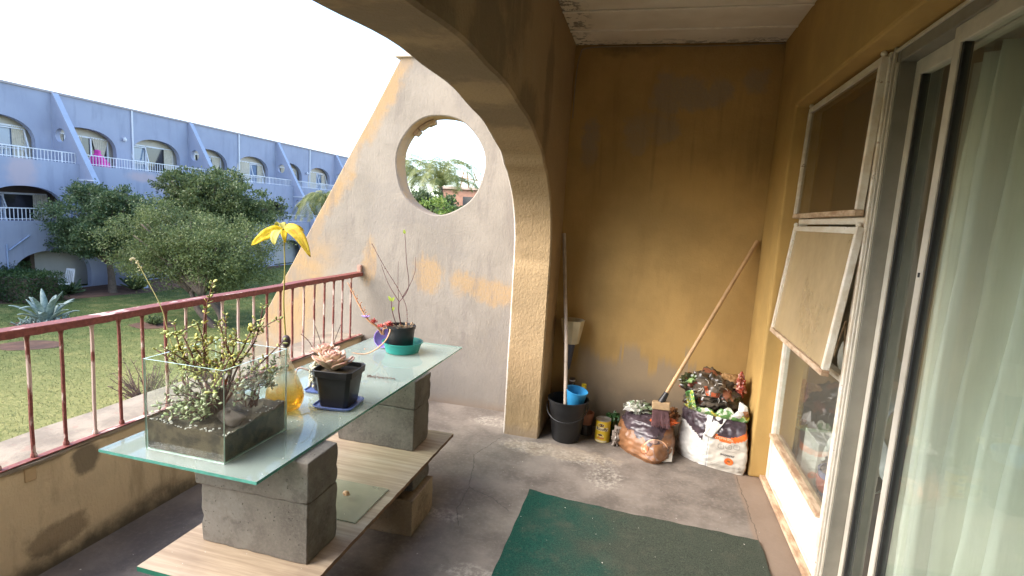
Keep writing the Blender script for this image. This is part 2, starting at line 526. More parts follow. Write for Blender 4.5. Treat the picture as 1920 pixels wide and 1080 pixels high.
def pt_fin(t, c, x, y, z, n1, n2, n3, n4):
    tan = (0.36, 0.24, 0.12)
    w = (n4 - 0.5) * 1.3
    dist = x - (z * 0.573 + (-1.92 - 2.609 * 0.573))      # distance from the sloping edge
    m = (dist + (n4 - 0.5) * 0.25 + (n1 - 0.5) * 0.2).st(0.17, 0.06) * 0.85
    low = (dist + (n1 - 0.5) * 0.4 + z * 0.30).st(0.80, 0.45) * z.st(1.35, 1.0)
    m = m.mx(low * 0.9)
    fi = t.noise(t.scl(t.vec(x, y, z), (40, 1, 2)), 1.0, 3)
    wv = w + (fi - 0.5) * 0.8
    for cu, cv, ru, rv in ((-1.63, 1.02, 0.11, 0.13), (-1.05, 0.92, 0.16, 0.09), (-1.28, 0.96, 0.16, 0.085), (-2.13, 1.07, 0.06, 0.17)):
        m = m.mx(t.blob(x, z, cu, cv, ru, rv, wv * 1.4, 0.4) * (n2.st(0.3, 0.55) * 0.4 + 0.4))
    m = m.mx(y.st(YE + 0.006, YE + 0.012) * 0.85)        # reveal of the hole never skimmed
    c = t.mix(m, c, tan)
    c = t.mix(n3.st(0.52, 0.66) * 0.5, c, (0.19, 0.165, 0.145))
    big = t.noise(p_ := t.vec(x, y, z), 1.7, 5, 0.6, 0.6)
    c = t.mix(big.st(0.52, 0.60) * 0.45, c, (0.22, 0.198, 0.175))
    c = t.mix(big.st(0.44, 0.38) * 0.3, c, (0.32, 0.287, 0.245))
    c = t.mix((z + (n1 - 0.5) * 0.35).st(0.55, 0.2) * z.st(-0.3, 0.0) * 0.45, c, (0.228, 0.205, 0.182))
    c = t.mix((z + (n4 - 0.5) * 0.12).st(0.09, 0.0) * z.st(-0.2, 0.0) * 0.8, c, (0.24, 0.185, 0.14))
    return c

def pt_arch(t, c, x, y, z, n1, n2, n3, n4):
    # damp stains over the crown of the arch, bare render under the paint
    w = (n4 - 0.5) * 1.5
    st = n1.st(0.38, 0.60) * z.st(1.35, 1.85)
    c = t.mix(st * 0.5, c, (0.22, 0.155, 0.085))
    m = None
    for cu, cv, ru, rv in ((2.55, 2.02, 0.20, 0.10), (1.9, 2.1, 0.22, 0.22), (3.0, 2.2, 0.10, 0.32), (2.2, 2.5, 0.25, 0.35), (1.35, 2.05, 0.22, 0.08)):
        b = t.blob(y, z, cu, cv, ru, rv, w, 0.3); m = b if m is None else m.mx(b)
    c = t.mix(m * 0.55, c, (0.10, 0.072, 0.042))
    c = t.mix(n3.st(0.5, 0.7) * z.st(1.9, 2.2) * 0.5, c, (0.36, 0.27, 0.165))
    c = t.mix((z + (n4 - 0.5) * 0.1).st(0.10, 0.02) * 0.6, c, (0.26, 0.2, 0.15))
    # paler outer arris
    c = t.mix((x + (n4 - 0.5) * 0.03).st(-0.835, -0.85) * n1.st(0.3, 0.5) * 0.8, c, (0.50, 0.46, 0.42))
    return c

def pt_parapet(t, c, x, y, z, n1, n2, n3, n4):
    c = t.mix(n1.st(0.5, 0.68) * 0.6, c, (0.46, 0.37, 0.24))
    c = t.mix(n3.st(0.5, 0.72) * 0.55, c, (0.28, 0.205, 0.12))
    w = (n4 - 0.5) * 1.6
    c = t.mix(t.blob(y, z, 1.62, 0.40, 0.05, 0.07, w) * 0.75, c, (0.10, 0.085, 0.06))
    c = t.mix(t.blob(y, z, 1.5, 0.12, 0.12, 0.06, w) * 0.6, c, (0.12, 0.085, 0.05))
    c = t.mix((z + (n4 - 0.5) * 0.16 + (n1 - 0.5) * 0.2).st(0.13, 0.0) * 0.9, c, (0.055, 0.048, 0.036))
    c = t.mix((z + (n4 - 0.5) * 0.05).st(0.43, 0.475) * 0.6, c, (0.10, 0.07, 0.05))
    return c

def m_coping():
    t = MT('weathered_coping_paint'); p = t.W(); n1 = t.noise(p, 6, 6, 0.65); n2 = t.noise(p, 50, 5, 0.65)
    c = t.mix(n1.st(0.38, 0.62), (0.185, 0.152, 0.112), (0.28, 0.235, 0.175))
    c = t.mix(n2.st(0.56, 0.7) * 0.6, c, (0.22, 0.16, 0.13))
    c = t.mix(t.noise(p, 15, 5).st(0.60, 0.68) * 0.35, c, (0.26, 0.12, 0.09))
    t.bsdf(c, 0.8, bump=t.bump(n2 + n1, 0.5, 0.005)); return t.m

def m_redpaint(name, peel=0.62):
    t = MT(name); p = t.P(); r = t.orand()
    q = t.scl(p, (1, 1, 1), t.vec(r * 37.0, r * 11.0, r * 23.0))
    n1 = t.noise(t.scl(q, (22, 5, 5)), 1.4, 5, 0.6); n2 = t.noise(q, 70, 4)
    n3 = t.noise(q, 3.4, 3)
    c = t.mix(n2.st(0.35, 0.7), (0.150, 0.040, 0.032), (0.235, 0.070, 0.054))
    t.W(); nz = t.xyz(V(t.nt, t._geo.outputs['Normal']))[2]          # peel mask raised where the face looks up
    f = (n1 * 0.5 + n3 * 0.5 + (r - 0.5) * 0.10 + nz.st(0.5, 0.9) * 0.13).st(peel, peel + 0.04)
    c = t.mix(f, c, (0.50, 0.37, 0.32))
    c = t.mix(n2.st(0.62, 0.72) * 0.7, c, (0.10, 0.045, 0.03))
    t.bsdf(c, 0.62, spec=0.4, bump=t.bump(n2 * 0.4 - f * 0.6, 0.5, 0.002)); return t.m

def m_ceiling():
    t = MT('painted_ceiling_board'); p = t.W(); x, y, z = t.xyz(p)
    n1 = t.noise(p, 3, 5); n2 = t.noise(p, 24, 5, 0.6)
    c = t.mix(n1.st(0.35, 0.7), (0.70, 0.63, 0.50), (0.82, 0.76, 0.64))
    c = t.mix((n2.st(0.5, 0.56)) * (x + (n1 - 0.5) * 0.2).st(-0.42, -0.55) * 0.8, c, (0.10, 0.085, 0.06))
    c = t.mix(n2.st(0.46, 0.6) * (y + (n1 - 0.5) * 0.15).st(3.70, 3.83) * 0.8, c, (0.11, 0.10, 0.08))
    t.bsdf(c, 0.6, bump=t.bump(n2, 0.1, 0.003)); return t.m

def m_lawn():
    t = MT('lawn_ground'); p = t.W(); x, y, z = t.xyz(p)
    n1 = t.noise(p, 0.35, 4); n2 = t.noise(p, 9, 6, 0.7); n3 = t.noise(p, 1.7, 4)
    near = (x * 0.75 - y * 0.66 + (n1 - 0.5) * 5).st(-24, -13)
    c = t.mix(near, (0.092, 0.125, 0.042), (0.235, 0.222, 0.085))
    c = t.mix(n3.st(0.45, 0.7) * 0.5, c, (0.32, 0.285, 0.11))
    c = t.mix(n2.st(0.35, 0.65), c, t.mix(0.5, c, (0.06, 0.09, 0.015)))
    t.bsdf(c, 0.9, spec=0.15, bump=t.bump(n2, 0.8, 0.05)); return t.m

M_FLOOR = m_floor()
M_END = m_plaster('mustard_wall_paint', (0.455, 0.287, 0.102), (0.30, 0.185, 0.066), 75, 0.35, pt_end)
M_HOUSE = m_plaster('mustard_wall_paint_smooth', (0.475, 0.302, 0.10), (0.34, 0.212, 0.072), 75, 0.3)
M_FIN = m_plaster('skimmed_wall', (0.285, 0.252, 0.210), (0.23, 0.20, 0.162), 70, 0.5, pt_fin)
M_ARCH = m_plaster('arch_wall_paint', (0.41, 0.288, 0.155), (0.31, 0.215, 0.115), 62, 0.8, pt_arch)
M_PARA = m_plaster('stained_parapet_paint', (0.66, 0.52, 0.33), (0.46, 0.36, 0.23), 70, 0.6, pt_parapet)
M_COPE = m_coping()
M_RED = m_redpaint('peeling_red_paint_rail', 0.66)
M_REDB = m_redpaint('peeling_red_paint_bar', 0.495)
M_CEIL = m_ceiling()
M_STRIP = plain('ceiling_cover_strip', (0.84, 0.79, 0.68), 0.6, 0.1, 20)
M_LAWN = m_lawn()

# ================================================================== GROUND
GZ = -3.0
mb = MB()
mb.add([(-400, -300, GZ), (300, -300, GZ), (300, 600, GZ), (-400, 600, GZ)], [(0, 1, 2, 3)])
tag(mb.build('lawn', M_LAWN, fix=False), kind='structure')

# ================================================================== OUR OWN BALCONY
XA0, XA1 = -0.853, -0.600           # outer and inner face of the arch wall
YJ, YE = 3.44, 3.84                 # far jamb of the arch, end wall
mb = MB(); mb.box(-2.52, 3.2, -1.6, 4.0, -0.16, 0.0)
fl = mb.build('balcony_floor', M_FLOOR); tag(fl, kind='structure')

# ceiling: boards running across, with cover strips
cl = MB().box(-0.6, 0.99, -1.0, 3.838, 2.712, 2.76).build('ceiling', M_CEIL); tag(cl, kind='structure')
ys = [3.836, 3.55, 3.232, 2.915, 2.60, 2.28, 1.96, 1.64, 1.32, 1.0, 0.68, 0.36, 0.04, -0.28, -0.6, -0.92]
for a, b in zip(ys, ys[1:]):
    dz = rnd.uniform(-0.002, 0.002)
    MB().box(-0.598, 0.729, b + 0.002, a - 0.002, 2.690 + dz, 2.711).build('ceiling_board', M_CEIL, cl, bevel=0.002)
for a in ys[1:-1]:
    MB().box(-0.597, 0.728, a - 0.011, a + 0.011, 2.681, 2.6895).build('cover_strip', M_STRIP, cl, bevel=0.003)
# sagging cable along the ceiling edge
mb = MB(); mb.tube(spline([(-0.585, 3.832, 2.2), (-0.583, 3.832, 2.45), (-0.565, 3.832, 2.62), (-0.50, 3.832, 2.672), (-0.1, 3.832, 2.676), (0.3, 3.832, 2.672), (0.72, 3.832, 2.68)], 40), 0.004, 6)
tag(mb.build('cable', plain('cable_sheath', (0.30, 0.24, 0.16), 0.6), smooth='all'), 'thin cable run along the top edge of the mustard end wall', 'cable')

# arch wall
prof = [(3.44, 0.0), (3.44, 0.55), (3.44, 1.10), (3.435, 1.25), (3.418, 1.37), (3.39, 1.46), (3.332, 1.562), (3.196, 1.708), (3.06, 1.79), (2.924, 1.862), (2.605, 1.955), (2.244, 2.008), (1.80, 2.022)]
half = [(q.x, q.y) for q in spline([(a, b, 0) for a, b in prof], 70)]
full = half + [(3.6 - a, b) for a, b in reversed(half[:-1])]
def wob(p, k):
    a = 0.006 * math.sin(k * 0.9) + 0.005 * math.sin(k * 0.37 + 1)
    return (p[0] + a * (0.4 if p[1] < 1.3 else 0.15), p[1] + (a * 0.7 if p[1] > 1.5 else 0))
full = [wob(p, i) for i, p in enumerate(full)]
outline = [(YE - 0.002, 0.0), (YE - 0.002, 4.6), (-1.0, 4.6), (-1.0, 0.0)] + list(reversed(full))
mb = MB(); mb.plate(outline, [], lambda u, v, w: (w, u, v), XA0, XA1, 0.010)
aw = mb.build('arch_wall', M_ARCH, fix=False)
tag(aw, 'thick tan plastered wall with a wide arched opening to the garden', 'wall')

# end wall and fin wall (one party wall, inside and outside)
mb = MB(); mb.plate([(-0.80, 0.0), (1.2, 0.0), (1.2, 2.9), (-0.80, 2.9)], [], lambda u, v, w: (u, w, v), YE, YE + 0.18)
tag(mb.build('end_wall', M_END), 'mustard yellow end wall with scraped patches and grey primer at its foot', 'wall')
def finx(z): return -1.92 + 0.573 * (z - 2.609)
hole = []
for i in range(64):
    a = 2 * PI * i / 64
    k = 1 + 0.012 * math.sin(3 * a + 1) + 0.008 * math.sin(7 * a)
    hole.append((-1.572 + 0.357 * k * math.cos(a), 1.845 + 0.367 * k * math.sin(a)))
edge = []
for i in range(40):
    z = GZ + (4.45 - GZ) * i / 39
    edge.append((finx(z) + rnd.uniform(-0.006, 0.006), z))
mb = MB(); mb.plate([(XA0 + 0.002, GZ)] + [(XA0 + 0.002, 4.45)] + list(reversed(edge)), [hole], lambda u, v, w: (u, w, v), YE, YE + 0.17, 0.008)
fw = mb.build('fin_wall', M_FIN, fix=False)
tag(fw, 'sloping grey white plastered fin wall pierced by a large round hole', 'wall')
# broken render left inside the rim of the hole
mb = MB()
for a0, a1, d in ((1.85, 2.05, 0.03), (2.05, 2.25, 0.022), (2.27, 2.42, 0.03)):
    vs_ = []
    for a in (a0, a1):
        for r in (1.01, 1 - d / 0.36):
            for yy in (YE + 0.10, YE + 0.165): vs_.append((-1.572 + 0.357 * r * math.cos(a), yy, 1.845 + 0.367 * r * math.sin(a)))
    mb.add(vs_, [(0, 1, 3, 2), (4, 6, 7, 5), (0, 4, 5, 1), (2, 3, 7, 6), (0, 2, 6, 4), (1, 5, 7, 3)])
mb.build('broken_render', M_FIN, fw, bevel=0.004)
MB().box(finx(2.63) - 0.05, XA0, YE - 0.02, YE + 0.19, 2.625, 2.665).build('ledge', plain('ledge_paint', (0.55, 0.48, 0.40), 0.8), fw, bevel=0.006)

# house wall with the opening for window and sliding door
XH = 0.731
mb = MB(); mb.plate([(3.838, 0), (3.838, 2.9), (-1.0, 2.9), (-1.0, 2.212), (3.395, 2.212), (3.395, 0)], [], lambda u, v, w: (w, u, v), XH, 0.99)
tag(mb.build('house_wall', M_HOUSE, bevel=0.012), 'mustard yellow house wall framing the window and sliding door', 'wall')
MB().box(XA1, 1.2, -1.0, 4.0, 2.9, 3.1).build('roof_slab', M_HOUSE); tag(bpy.data.objects['roof_slab'], kind='structure')
tag(MB().box(-2.17, 0.73, -1.18, -1.0, 0.001, 4.0).build('near_wall', M_HOUSE), kind='structure')
# room behind the glass
M_ROOM = plain('room_wall_paint', (0.50, 0.43, 0.32), 0.8, 0.1, 3)
mb = MB()
mb.box(3.1, 3.2, -1.2, 4.0, 0, 2.9); mb.box(0.99, 3.2, 3.70, 3.83, 0.001, 2.9); mb.box(0.99, 3.2, -1.2, -1.05, 0.001, 2.9); mb.box(0.99, 3.2, -1.2, 4.0, 2.6, 2.7)
tag(mb.build('room', M_ROOM), kind='structure')

# parapet
PX0, PX1, PZ = -2.452, -2.180, 0.468
mb = MB(); mb.box(PX0, PX1, -1.0, YE - 0.002, GZ, PZ - 0.012)
pa = mb.build('parapet_wall', M_PARA, bevel=0.012)
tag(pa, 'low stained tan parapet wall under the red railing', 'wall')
def cope(u, v):
    n = 0.005 * math.sin(u * 90) + 0.004 * math.sin(u * 37 + 2)
    x = PX0 - 0.012 + v * (PX1 - PX0 + 0.016) + (n if v > 0.98 else 0)
    return (x, -1.0 + u * (YE + 0.997), PZ + 0.004 * math.sin(u * 60 + v * 5) * 0.5)
mb = MB(); mb.grid(140, 4, cope)
b0 = len(mb.v); n_ = 140
top = list(mb.v); mb.v += [(x, y, PZ - 0.0115) for x, y, z in top]
ring = [j for j in range(n_)] + [k * n_ + n_ - 1 for k in range(1, 4)] + [3 * n_ + j for j in range(n_ - 2, -1, -1)] + [k * n_ for k in (2, 1)]
for a, b in zip(ring, ring[1:] + ring[:1]): mb.f.append((a, b, b + b0, a + b0)); mb.mi.append(0)
mb.build('coping', M_COPE, pa)
# rain spout in the parapet
MB().box(PX1 - 0.02, PX1 + 0.006, 1.392, 1.432, 0.395, 0.452).build('drain_cover', plain('drain_plaster', (0.50, 0.36, 0.20), 0.8), pa, bevel=0.004)

# railing
rl = thing('balcony_railing', (-2.2, 1.4, PZ), 'peeling dark red steel railing on the stained parapet', 'railing')
def rail(u, v):
    k = [(-0.030, 0.954), (0.026, 0.954), (0.026, 0.983), (-0.030, 0.986)][int(round(v * 4)) % 4]
    return (-2.205 + k[0] + 0.002 * math.sin(u * 50), -0.98 + u * (YE + 0.97), k[1] + 0.0015 * math.sin(u * 31) - (0.003 * abs(math.sin(u * 170)) if k[1] < 0.96 else 0))
mb = MB(); mb.grid(160, 5, rail); mb.build('top_rail', M_RED, rl, bevel=0.003)
MB().box(-2.207, -2.176, -0.98, YE - 0.004, PZ + 0.003, PZ + 0.008).build('base_bar', M_RED, rl, bevel=0.002)
bal = None
for i in range(-20, 21):
    y = 1.442 + 0.1182 * i
    if y < -0.9 or y > 3.8: continue
    if bal is None:
        q = MB()
        q.tube([(0, 0, PZ + 0.012), (0.0015, 0.001, 0.62), (-0.0015, -0.001, 0.8), (0, 0, 0.96)], 0.0072, 8)
        q.lathe([(0.0115, 0), (0.010, 0.010), (0.0072, 0.016)], (0, 0, PZ + 0.010), 8)
        q.lathe([(0.0072, 0), (0.0105, 0.012), (0.012, 0.02)], (0, 0, 0.935), 8)
        q.v = [(a - 2.2, b + 1.4, c) for a, b, c in q.v]
        bal = q.build('baluster', M_REDB, rl, smooth=True)
        bal.location = (0, y - 1.4, 0); b_ = bal
    else:
        b_ = copy_part(bal, rl, (0, y - 1.4, 0))
    b_.rotation_euler = (rnd.uniform(-0.008, 0.008), rnd.uniform(-0.004, 0.004), rnd.uniform(0, 6))
MB().box(-2.222, -2.19, YE - 0.03, YE - 0.003, 0.985, 1.04).build('bracket', plain('rusty_bracket', (0.34, 0.20, 0.15), 0.8, 0.3), rl, bevel=0.003)

# ================================================================== WINDOW AND DOOR
def m_frame():
    t = MT('chipped_white_frame_paint'); p = t.W(); n1 = t.noise(t.scl(p, (3, 1, 3)), 6, 5, 0.65); n2 = t.noise(p, 60, 4)
    c = t.mix(n1.st(0.3, 0.7), (0.62, 0.53, 0.40), (0.76, 0.72, 0.63))
    c = t.mix((n1 * 0.6 + n2 * 0.4).st(0.60, 0.65) * 0.8, c, (0.30, 0.185, 0.10))
    t.bsdf(c, 0.5, bump=t.bump(n2, 0.25, 0.002)); return t.m
def m_bare():
    t = MT('bare_weathered_sill'); p = t.W(); n1 = t.noise(t.scl(p, (3, 1, 3)), 9, 5, 0.65)
    c = t.mix(n1.st(0.35, 0.65), (0.33, 0.20, 0.115), (0.60, 0.46, 0.31))
    t.bsdf(c, 0.7, bump=t.bump(n1, 0.3, 0.002)); return t.m
M_FR = m_frame(); M_SILL = m_bare()
M_PANEL = plain('white_panel_paint', (0.62, 0.60, 0.54), 0.55, 0.06, 25, 0.15)
M_TANREFL = thin_glass('dusty_tan_reflection_glass', (0.80, 0.80, 0.74), 0.48, (0.66, 0.50, 0.29), 0.03, False)  # tan reflection of end wall and floor put into the dust colour
M_BRNREFL = thin_glass('brown_reflection_glass', (0.72, 0.66, 0.55), 0.16, (0.36, 0.26, 0.14), 0.03, False)  # brown reflection of the mustard wall put into tint and dust colour
M_CLEAR = thin_glass('window_glass', (0.90, 0.93, 0.90), 0.10, (0.45, 0.42, 0.36), 0.01)
M_DOORG = thin_glass('door_glass', (0.965, 0.985, 0.97), 0.035, (0.42, 0.45, 0.40), 0.012)
M_ALU = plain('dull_aluminium', (0.27, 0.255, 0.215), 0.5, 0.15, 12, 0.05, metal=0.35)
M_ALUP = plain('pale_aluminium', (0.58, 0.535, 0.44), 0.5, 0.15, 12, 0.0, metal=0.15)
M_SEAL = plain('black_rubber_seal', (0.014, 0.014, 0.013), 0.7, 0.2)

wd = thing('steel_window', (0.845, 2.92, 0.0), 'tall white steel window with its middle sash tilted open', 'window')
Y0, Y1 = 2.405, 3.393
def frame_rect(mb, y0, y1, z0, z1, w=0.03, x0=0.832, x1=0.862):
    mb.box(x0, x1, y0, y1, z0, z0 + w); mb.box(x0, x1, y0, y1, z1 - w, z1)
    mb.box(x0, x1, y0, y0 + w, z0 + w, z1 - w); mb.box(x0, x1, y1 - w, y1, z0 + w, z1 - w)
mb = MB(); frame_rect(mb, Y0, Y1, 0.004, 2.205, 0.032, 0.828, 0.868)
mb.box(0.829, 0.867, Y0 + 0.032, Y1 - 0.032, 1.552, 1.582); mb.box(0.829, 0.867, Y0 + 0.032, Y1 - 0.032, 0.895, 0.925)
mb.build('frame', M_FR, wd, bevel=0.004)
MB().box(0.838, 0.858, Y0 + 0.033, Y1 - 0.033, 0.037, 0.285).build('panel', M_PANEL, wd, bevel=0.002)
MB().box(0.812, 0.868, Y0 + 0.033, Y1 - 0.033, 0.286, 0.308).build('panel_rail', M_SILL, wd, bevel=0.004)
MB().box(0.795, 0.8275, Y0 - 0.01, Y1, 0.002, 0.026).build('sill', M_SILL, wd, bevel=0.004)
MB().box(0.846, 0.850, Y0 + 0.033, Y1 - 0.033, 0.309, 0.894).build('pane', M_CLEAR, wd)
# upper sash, a little ajar
def sash(y0, y1, ztop, length, xh, ang, glass, lab):
    o = thing('sash', (0, 0, 0), None, None)
    o.parent = wd; o.location = Vector((xh, y0, ztop)) - wd.location
    o.rotation_euler = (0, ang, 0)
    del_ = Vector((xh, y0, ztop))
    w = y1 - y0
    mb = MB(); s_ = 0.026
    mb.box(-0.014, 0.014, 0, w, -s_, 0); mb.box(-0.014, 0.014, 0, s_, -length + s_, -s_); mb.box(-0.014, 0.014, w - s_, w, -length + s_, -s_)
    mb.v = [(a + del_.x, b + del_.y, c + del_.z) for a, b, c in mb.v]
    f = mb.build('sash_frame', M_FR, o, bevel=0.003)
    mb = MB(); mb.box(-0.016, 0.016, 0, w, -length, -length + s_ - 0.001)
    mb.v = [(a + del_.x, b + del_.y, c + del_.z) for a, b, c in mb.v]; mb.build('bottom_rail', M_SILL, o, bevel=0.003)
    mb = MB(); mb.box(-0.002, 0.002, s_, w - s_, -length + s_, -s_)
    mb.v = [(a + del_.x, b + del_.y, c + del_.z) for a, b, c in mb.v]; mb.build('pane', glass, o)
    tag(o, lab)
    return o
sash(Y0 + 0.012, Y1 - 0.008, 2.192, 0.608, 0.818, math.radians(1.2), M_BRNREFL, 'closed upper sash with a wall reflection coloured brown into its dusty pane')
sash(Y0 + 0.004, Y1 - 0.012, 1.540, 0.622, 0.817, math.radians(5.2), M_TANREFL, 'middle sash tilted outwards at the bottom')
mb = MB()
for y in (Y0 + 0.02, Y1 - 0.02):
    mb.ball((0.812, y, 2.203), 0.012, 10, 6); mb.ball((0.812, y, 1.548), 0.013, 10, 6)
mb.build('hinge', M_FR, wd, smooth=True)
mb = MB(); mb.tube([(0.86, 2.50, 0.93), (0.83, 2.47, 1.15), (0.80, 2.46, 1.0)], 0.005, 6); mb.build('stay_bar', M_SILL, wd)

dr = thing('sliding_door', (0.87, 1.2, 0.0), 'silver aluminium sliding door with large glass panes', 'door')
mb = MB()
mb.box(0.842, 0.985, 2.345, 2.402, 0.001, 2.21)
mb.box(0.842, 0.985, -1.0, 2.344, 2.150, 2.21)
mb.build('outer_frame', M_ALU, dr, bevel=0.003)
mb = MB(); mb.box(0.830, 0.841, 2.372, 2.384, 0.001, 2.21); mb.box(0.832, 0.8415, 2.346, 2.356, 0.001, 2.149); mb.box(0.832, 0.8415, -1.0, 2.37, 2.19, 2.202); mb.build('frame_bead', M_ALUP, dr, bevel=0.002)
MB().box(0.843, 0.985, -1.0, 2.344, 0.001, 0.035).build('bottom_track', M_ALU, dr, bevel=0.003)
def door_panel(name, x, y0, y1, lab):
    pn = MB()
    pn.box(x - 0.018, x + 0.018, y1 - 0.04, y1, 0.036, 2.149); pn.box(x - 0.018, x + 0.018, y0, y0 + 0.045, 0.036, 2.149)
    pn.box(x - 0.018, x + 0.018, y0 + 0.045, y1 - 0.04, 2.095, 2.149); pn.box(x - 0.018, x + 0.018, y0 + 0.045, y1 - 0.04, 0.036, 0.09)
    f = pn.build(name, M_ALUP, dr, bevel=0.003)
    sl = MB(); sl.box(x - 0.012, x + 0.012, y1 - 0.054, y1 - 0.0405, 0.091, 2.094); sl.box(x - 0.012, x + 0.012, y0 + 0.0455, y0 + 0.055, 0.091, 2.094); sl.build('seal', M_SEAL, f)
    MB().box(x - 0.003, x + 0.003, y0 + 0.056, y1 - 0.055, 0.091, 2.094).build('pane', M_DOORG, f)
    return f
door_panel('fixed_panel', 0.912, 0.9, 2.3435, '')
p2_ = door_panel('sliding_panel', 0.868, 0.35, 1.990, '')
MB().box(0.8475, 0.8515, 1.964, 1.974, 1.385, 1.40).build('screw_hole', M_SEAL, p2_)

# curtain behind the door
def m_curtain():
    t = MT('pale_green_voile'); p = t.W(); n = t.noise(t.scl(p, (40, 40, 1.5)), 6, 3); n2 = t.noise(p, 1.6, 4)
    c = t.mix(n.st(0.2, 0.8), (0.71, 0.72, 0.62), (0.77, 0.77, 0.68))
    c = t.mix(n2.st(0.5, 0.75) * 0.25, c, (0.56, 0.57, 0.47))
    d = t.bsdf(c, 0.9, spec=0.1)
    tl = t.nt.nodes.new('ShaderNodeBsdfTranslucent'); t.nt.links.new(c.k, tl.inputs[0]); t.mixsh(0.12, d, tl); return t.m
def fold(u, v):
    y = 2.36 - u * 3.0
    a = 0.100 + 0.025 * math.sin(u * 9)
    ph = u * 128 + 0.5 * math.sin(v * 2 + u * 14) + 3.4 * math.sin(u * 5)
    x = 1.105 + a * (1.6 * abs(math.sin(ph * 0.5)) - 0.8) * (1 - 0.3 * v) + 0.014 * math.sin(2.3 * ph + 1) + 0.02 * math.sin(v * 5 + u * 20) * (1 - v)
    return (x, y + 0.012 * math.cos(ph), 0.03 + v * 2.12)
mb = MB(); mb.grid(420, 24, fold)
tag(mb.build('curtain', m_curtain(), smooth='all', fix=False), 'pale green sheer curtain hanging behind the sliding door', 'curtain')

# things seen through the lower window pane
M_WPL = plain('white_plastic_sheet', (0.66, 0.66, 0.64), 0.35, 0.12, 12)
def sheet(u, v):
    y = 2.46 + u * 0.46; z = 0.42 + v * 0.62 + 0.10 * (1 - v) * math.sin(u * 4)
    return (1.02 + 0.05 * math.sin(u * 13 + 3 * v) + 0.035 * math.sin(v * 9 + u * 5) + 0.02 * math.sin(u * 31 + v * 11), y, z)
mb = MB(); mb.grid(50, 40, sheet)
tag(mb.build('plastic_sheet', M_WPL, smooth='all', fix=False), 'crumpled white plastic sheet hanging inside the window', 'plastic sheet')
bk = thing('tool_caddy', (1.02, 2.78, 0.0), 'blue tub of tools standing inside behind the window', 'tub')
M_BLUE2 = plain('dark_blue_plastic', (0.05, 0.07, 0.22), 0.3, 0.1)
mb = MB(); mb.lathe([(0.075, 0.0), (0.08, 0.01), (0.105, 0.36), (0.11, 0.365), (0.10, 0.365), (0.078, 0.03), (0.0, 0.03)], (1.02, 2.78, 0.0), 24); mb.build('tub', M_BLUE2, bk, smooth=True)
mb = MB(); mb.lathe([(0.1075, 0.27), (0.1105, 0.33), (0.1085, 0.335)], (1.02, 2.78, 0.0), 24); mb.build('label_band', plain('red_label', (0.30, 0.05, 0.03), 0.4), bk, smooth=True)
M_GREYT = plain('grey_rubber', (0.10, 0.10, 0.095), 0.5, 0.2)
for i, (dx, dy, h) in enumerate(((0.0, 0.03, 0.58), (0.03, -0.02, 0.55), (-0.03, -0.05, 0.50), (0.02, 0.06, 0.52))):
    mb = MB(); mb.tube(spline([(1.02 + dx, 2.78 + dy, 0.06), (1.02 + dx * 1.4, 2.78 + dy * 1.2, 0.3), (1.02 + dx * 1.8, 2.78 + dy * 1.5 - 0.03, h), (1.02 + dx * 1.8, 2.76 + dy * 1.4 - 0.09, h - 0.05)], 16), 0.016, 8); mb.build('tool_handle', M_GREYT, bk, smooth=True)
mb = MB()
for i in range(3): mb.box(1.0 + 0.07 * i, 1.16 + 0.05 * i, 3.02 + 0.03 * i, 3.30 - 0.02 * i, 0.002 + 0.17 * i, 0.165 + 0.17 * i)
MB().box(0.96, 1.2, 2.98, 3.22, 0.002, 0.42).build('cardboard_box', plain('box_card', (0.60, 0.58, 0.55), 0.7, 0.1), bevel=0.004)
tag(bpy.data.objects['cardboard_box'], 'pale carton standing inside the window beside the blue tub', 'box')
def sheet2(u, v):
    return (1.0 + 0.025 * math.sin(u * 9 + 4 * v) + 0.02 * math.sin(v * 12), 2.06 + 0.18 * u, 0.06 + 0.75 * v)

# ================================================================== MAT, TABLE, BLOCKS
def m_mat():
    t = MT('green_needle_felt'); p = t.W(); x, y, z = t.xyz(p)
    n = t.noise(p, 190, 3, 0.7); n1 = t.noise(p, 4, 5); n2 = t.noise(p, 60, 4, 0.7)
    c = t.mix(n.st(0.3, 0.7), (0.008, 0.042, 0.031), (0.022, 0.090, 0.066))
    worn = (x + (n1 - 0.5) * 0.9).st(-0.50, 0.15)
    c = t.mix(worn * 0.85, c, t.mix(n.st(0.3, 0.7), (0.040, 0.044, 0.032), (0.088, 0.088, 0.066)))
    c = t.mix(n2.st(0.58, 0.75) * 0.4, c, (0.17, 0.15, 0.11))
    c = t.mix(t.noise(p, 7, 5, 0.65).st(0.5, 0.7) * 0.35, c, (0.10, 0.095, 0.07))
    t.bsdf(c, 0.95, spec=0.1, bump=t.bump(n, 0.8, 0.006)); return t.m
def matf(u, v):
    x = -0.502 + u * (1.16 + 0.004 * math.sin(v * 30)) + 0.0015 * math.sin(v * 42)
    y = 1.55 + v * 1.17 - u * v * 0.066 + 0.003 * math.sin(u * 24) * v + 0.002 * math.sin(u * 61) * v
    return (x, y, 0.0095 + 0.0025 * math.sin(u * 9 + v * 7) + 0.018 * max(0, u + v - 1.9) ** 1.2 * 6 + 0.012 * max(0, 0.08 - u) * 12 * v * v)
mb = MB(); mb.grid(60, 60, matf)
top = list(mb.v); b0 = len(top); mb.v += [(x, y, 0.001) for x, y, z in top]
ring = list(range(60)) + [k * 60 + 59 for k in range(1, 60)] + [59 * 60 + j for j in range(58, -1, -1)] + [k * 60 for k in range(58, 0, -1)]
for a, b in zip(ring, ring[1:] + ring[:1]): mb.f.append((a, b, b + b0, a + b0)); mb.mi.append(0)
tag(mb.build('floor_mat', m_mat(), smooth=True), 'worn dark green felt mat on the concrete floor', 'mat')

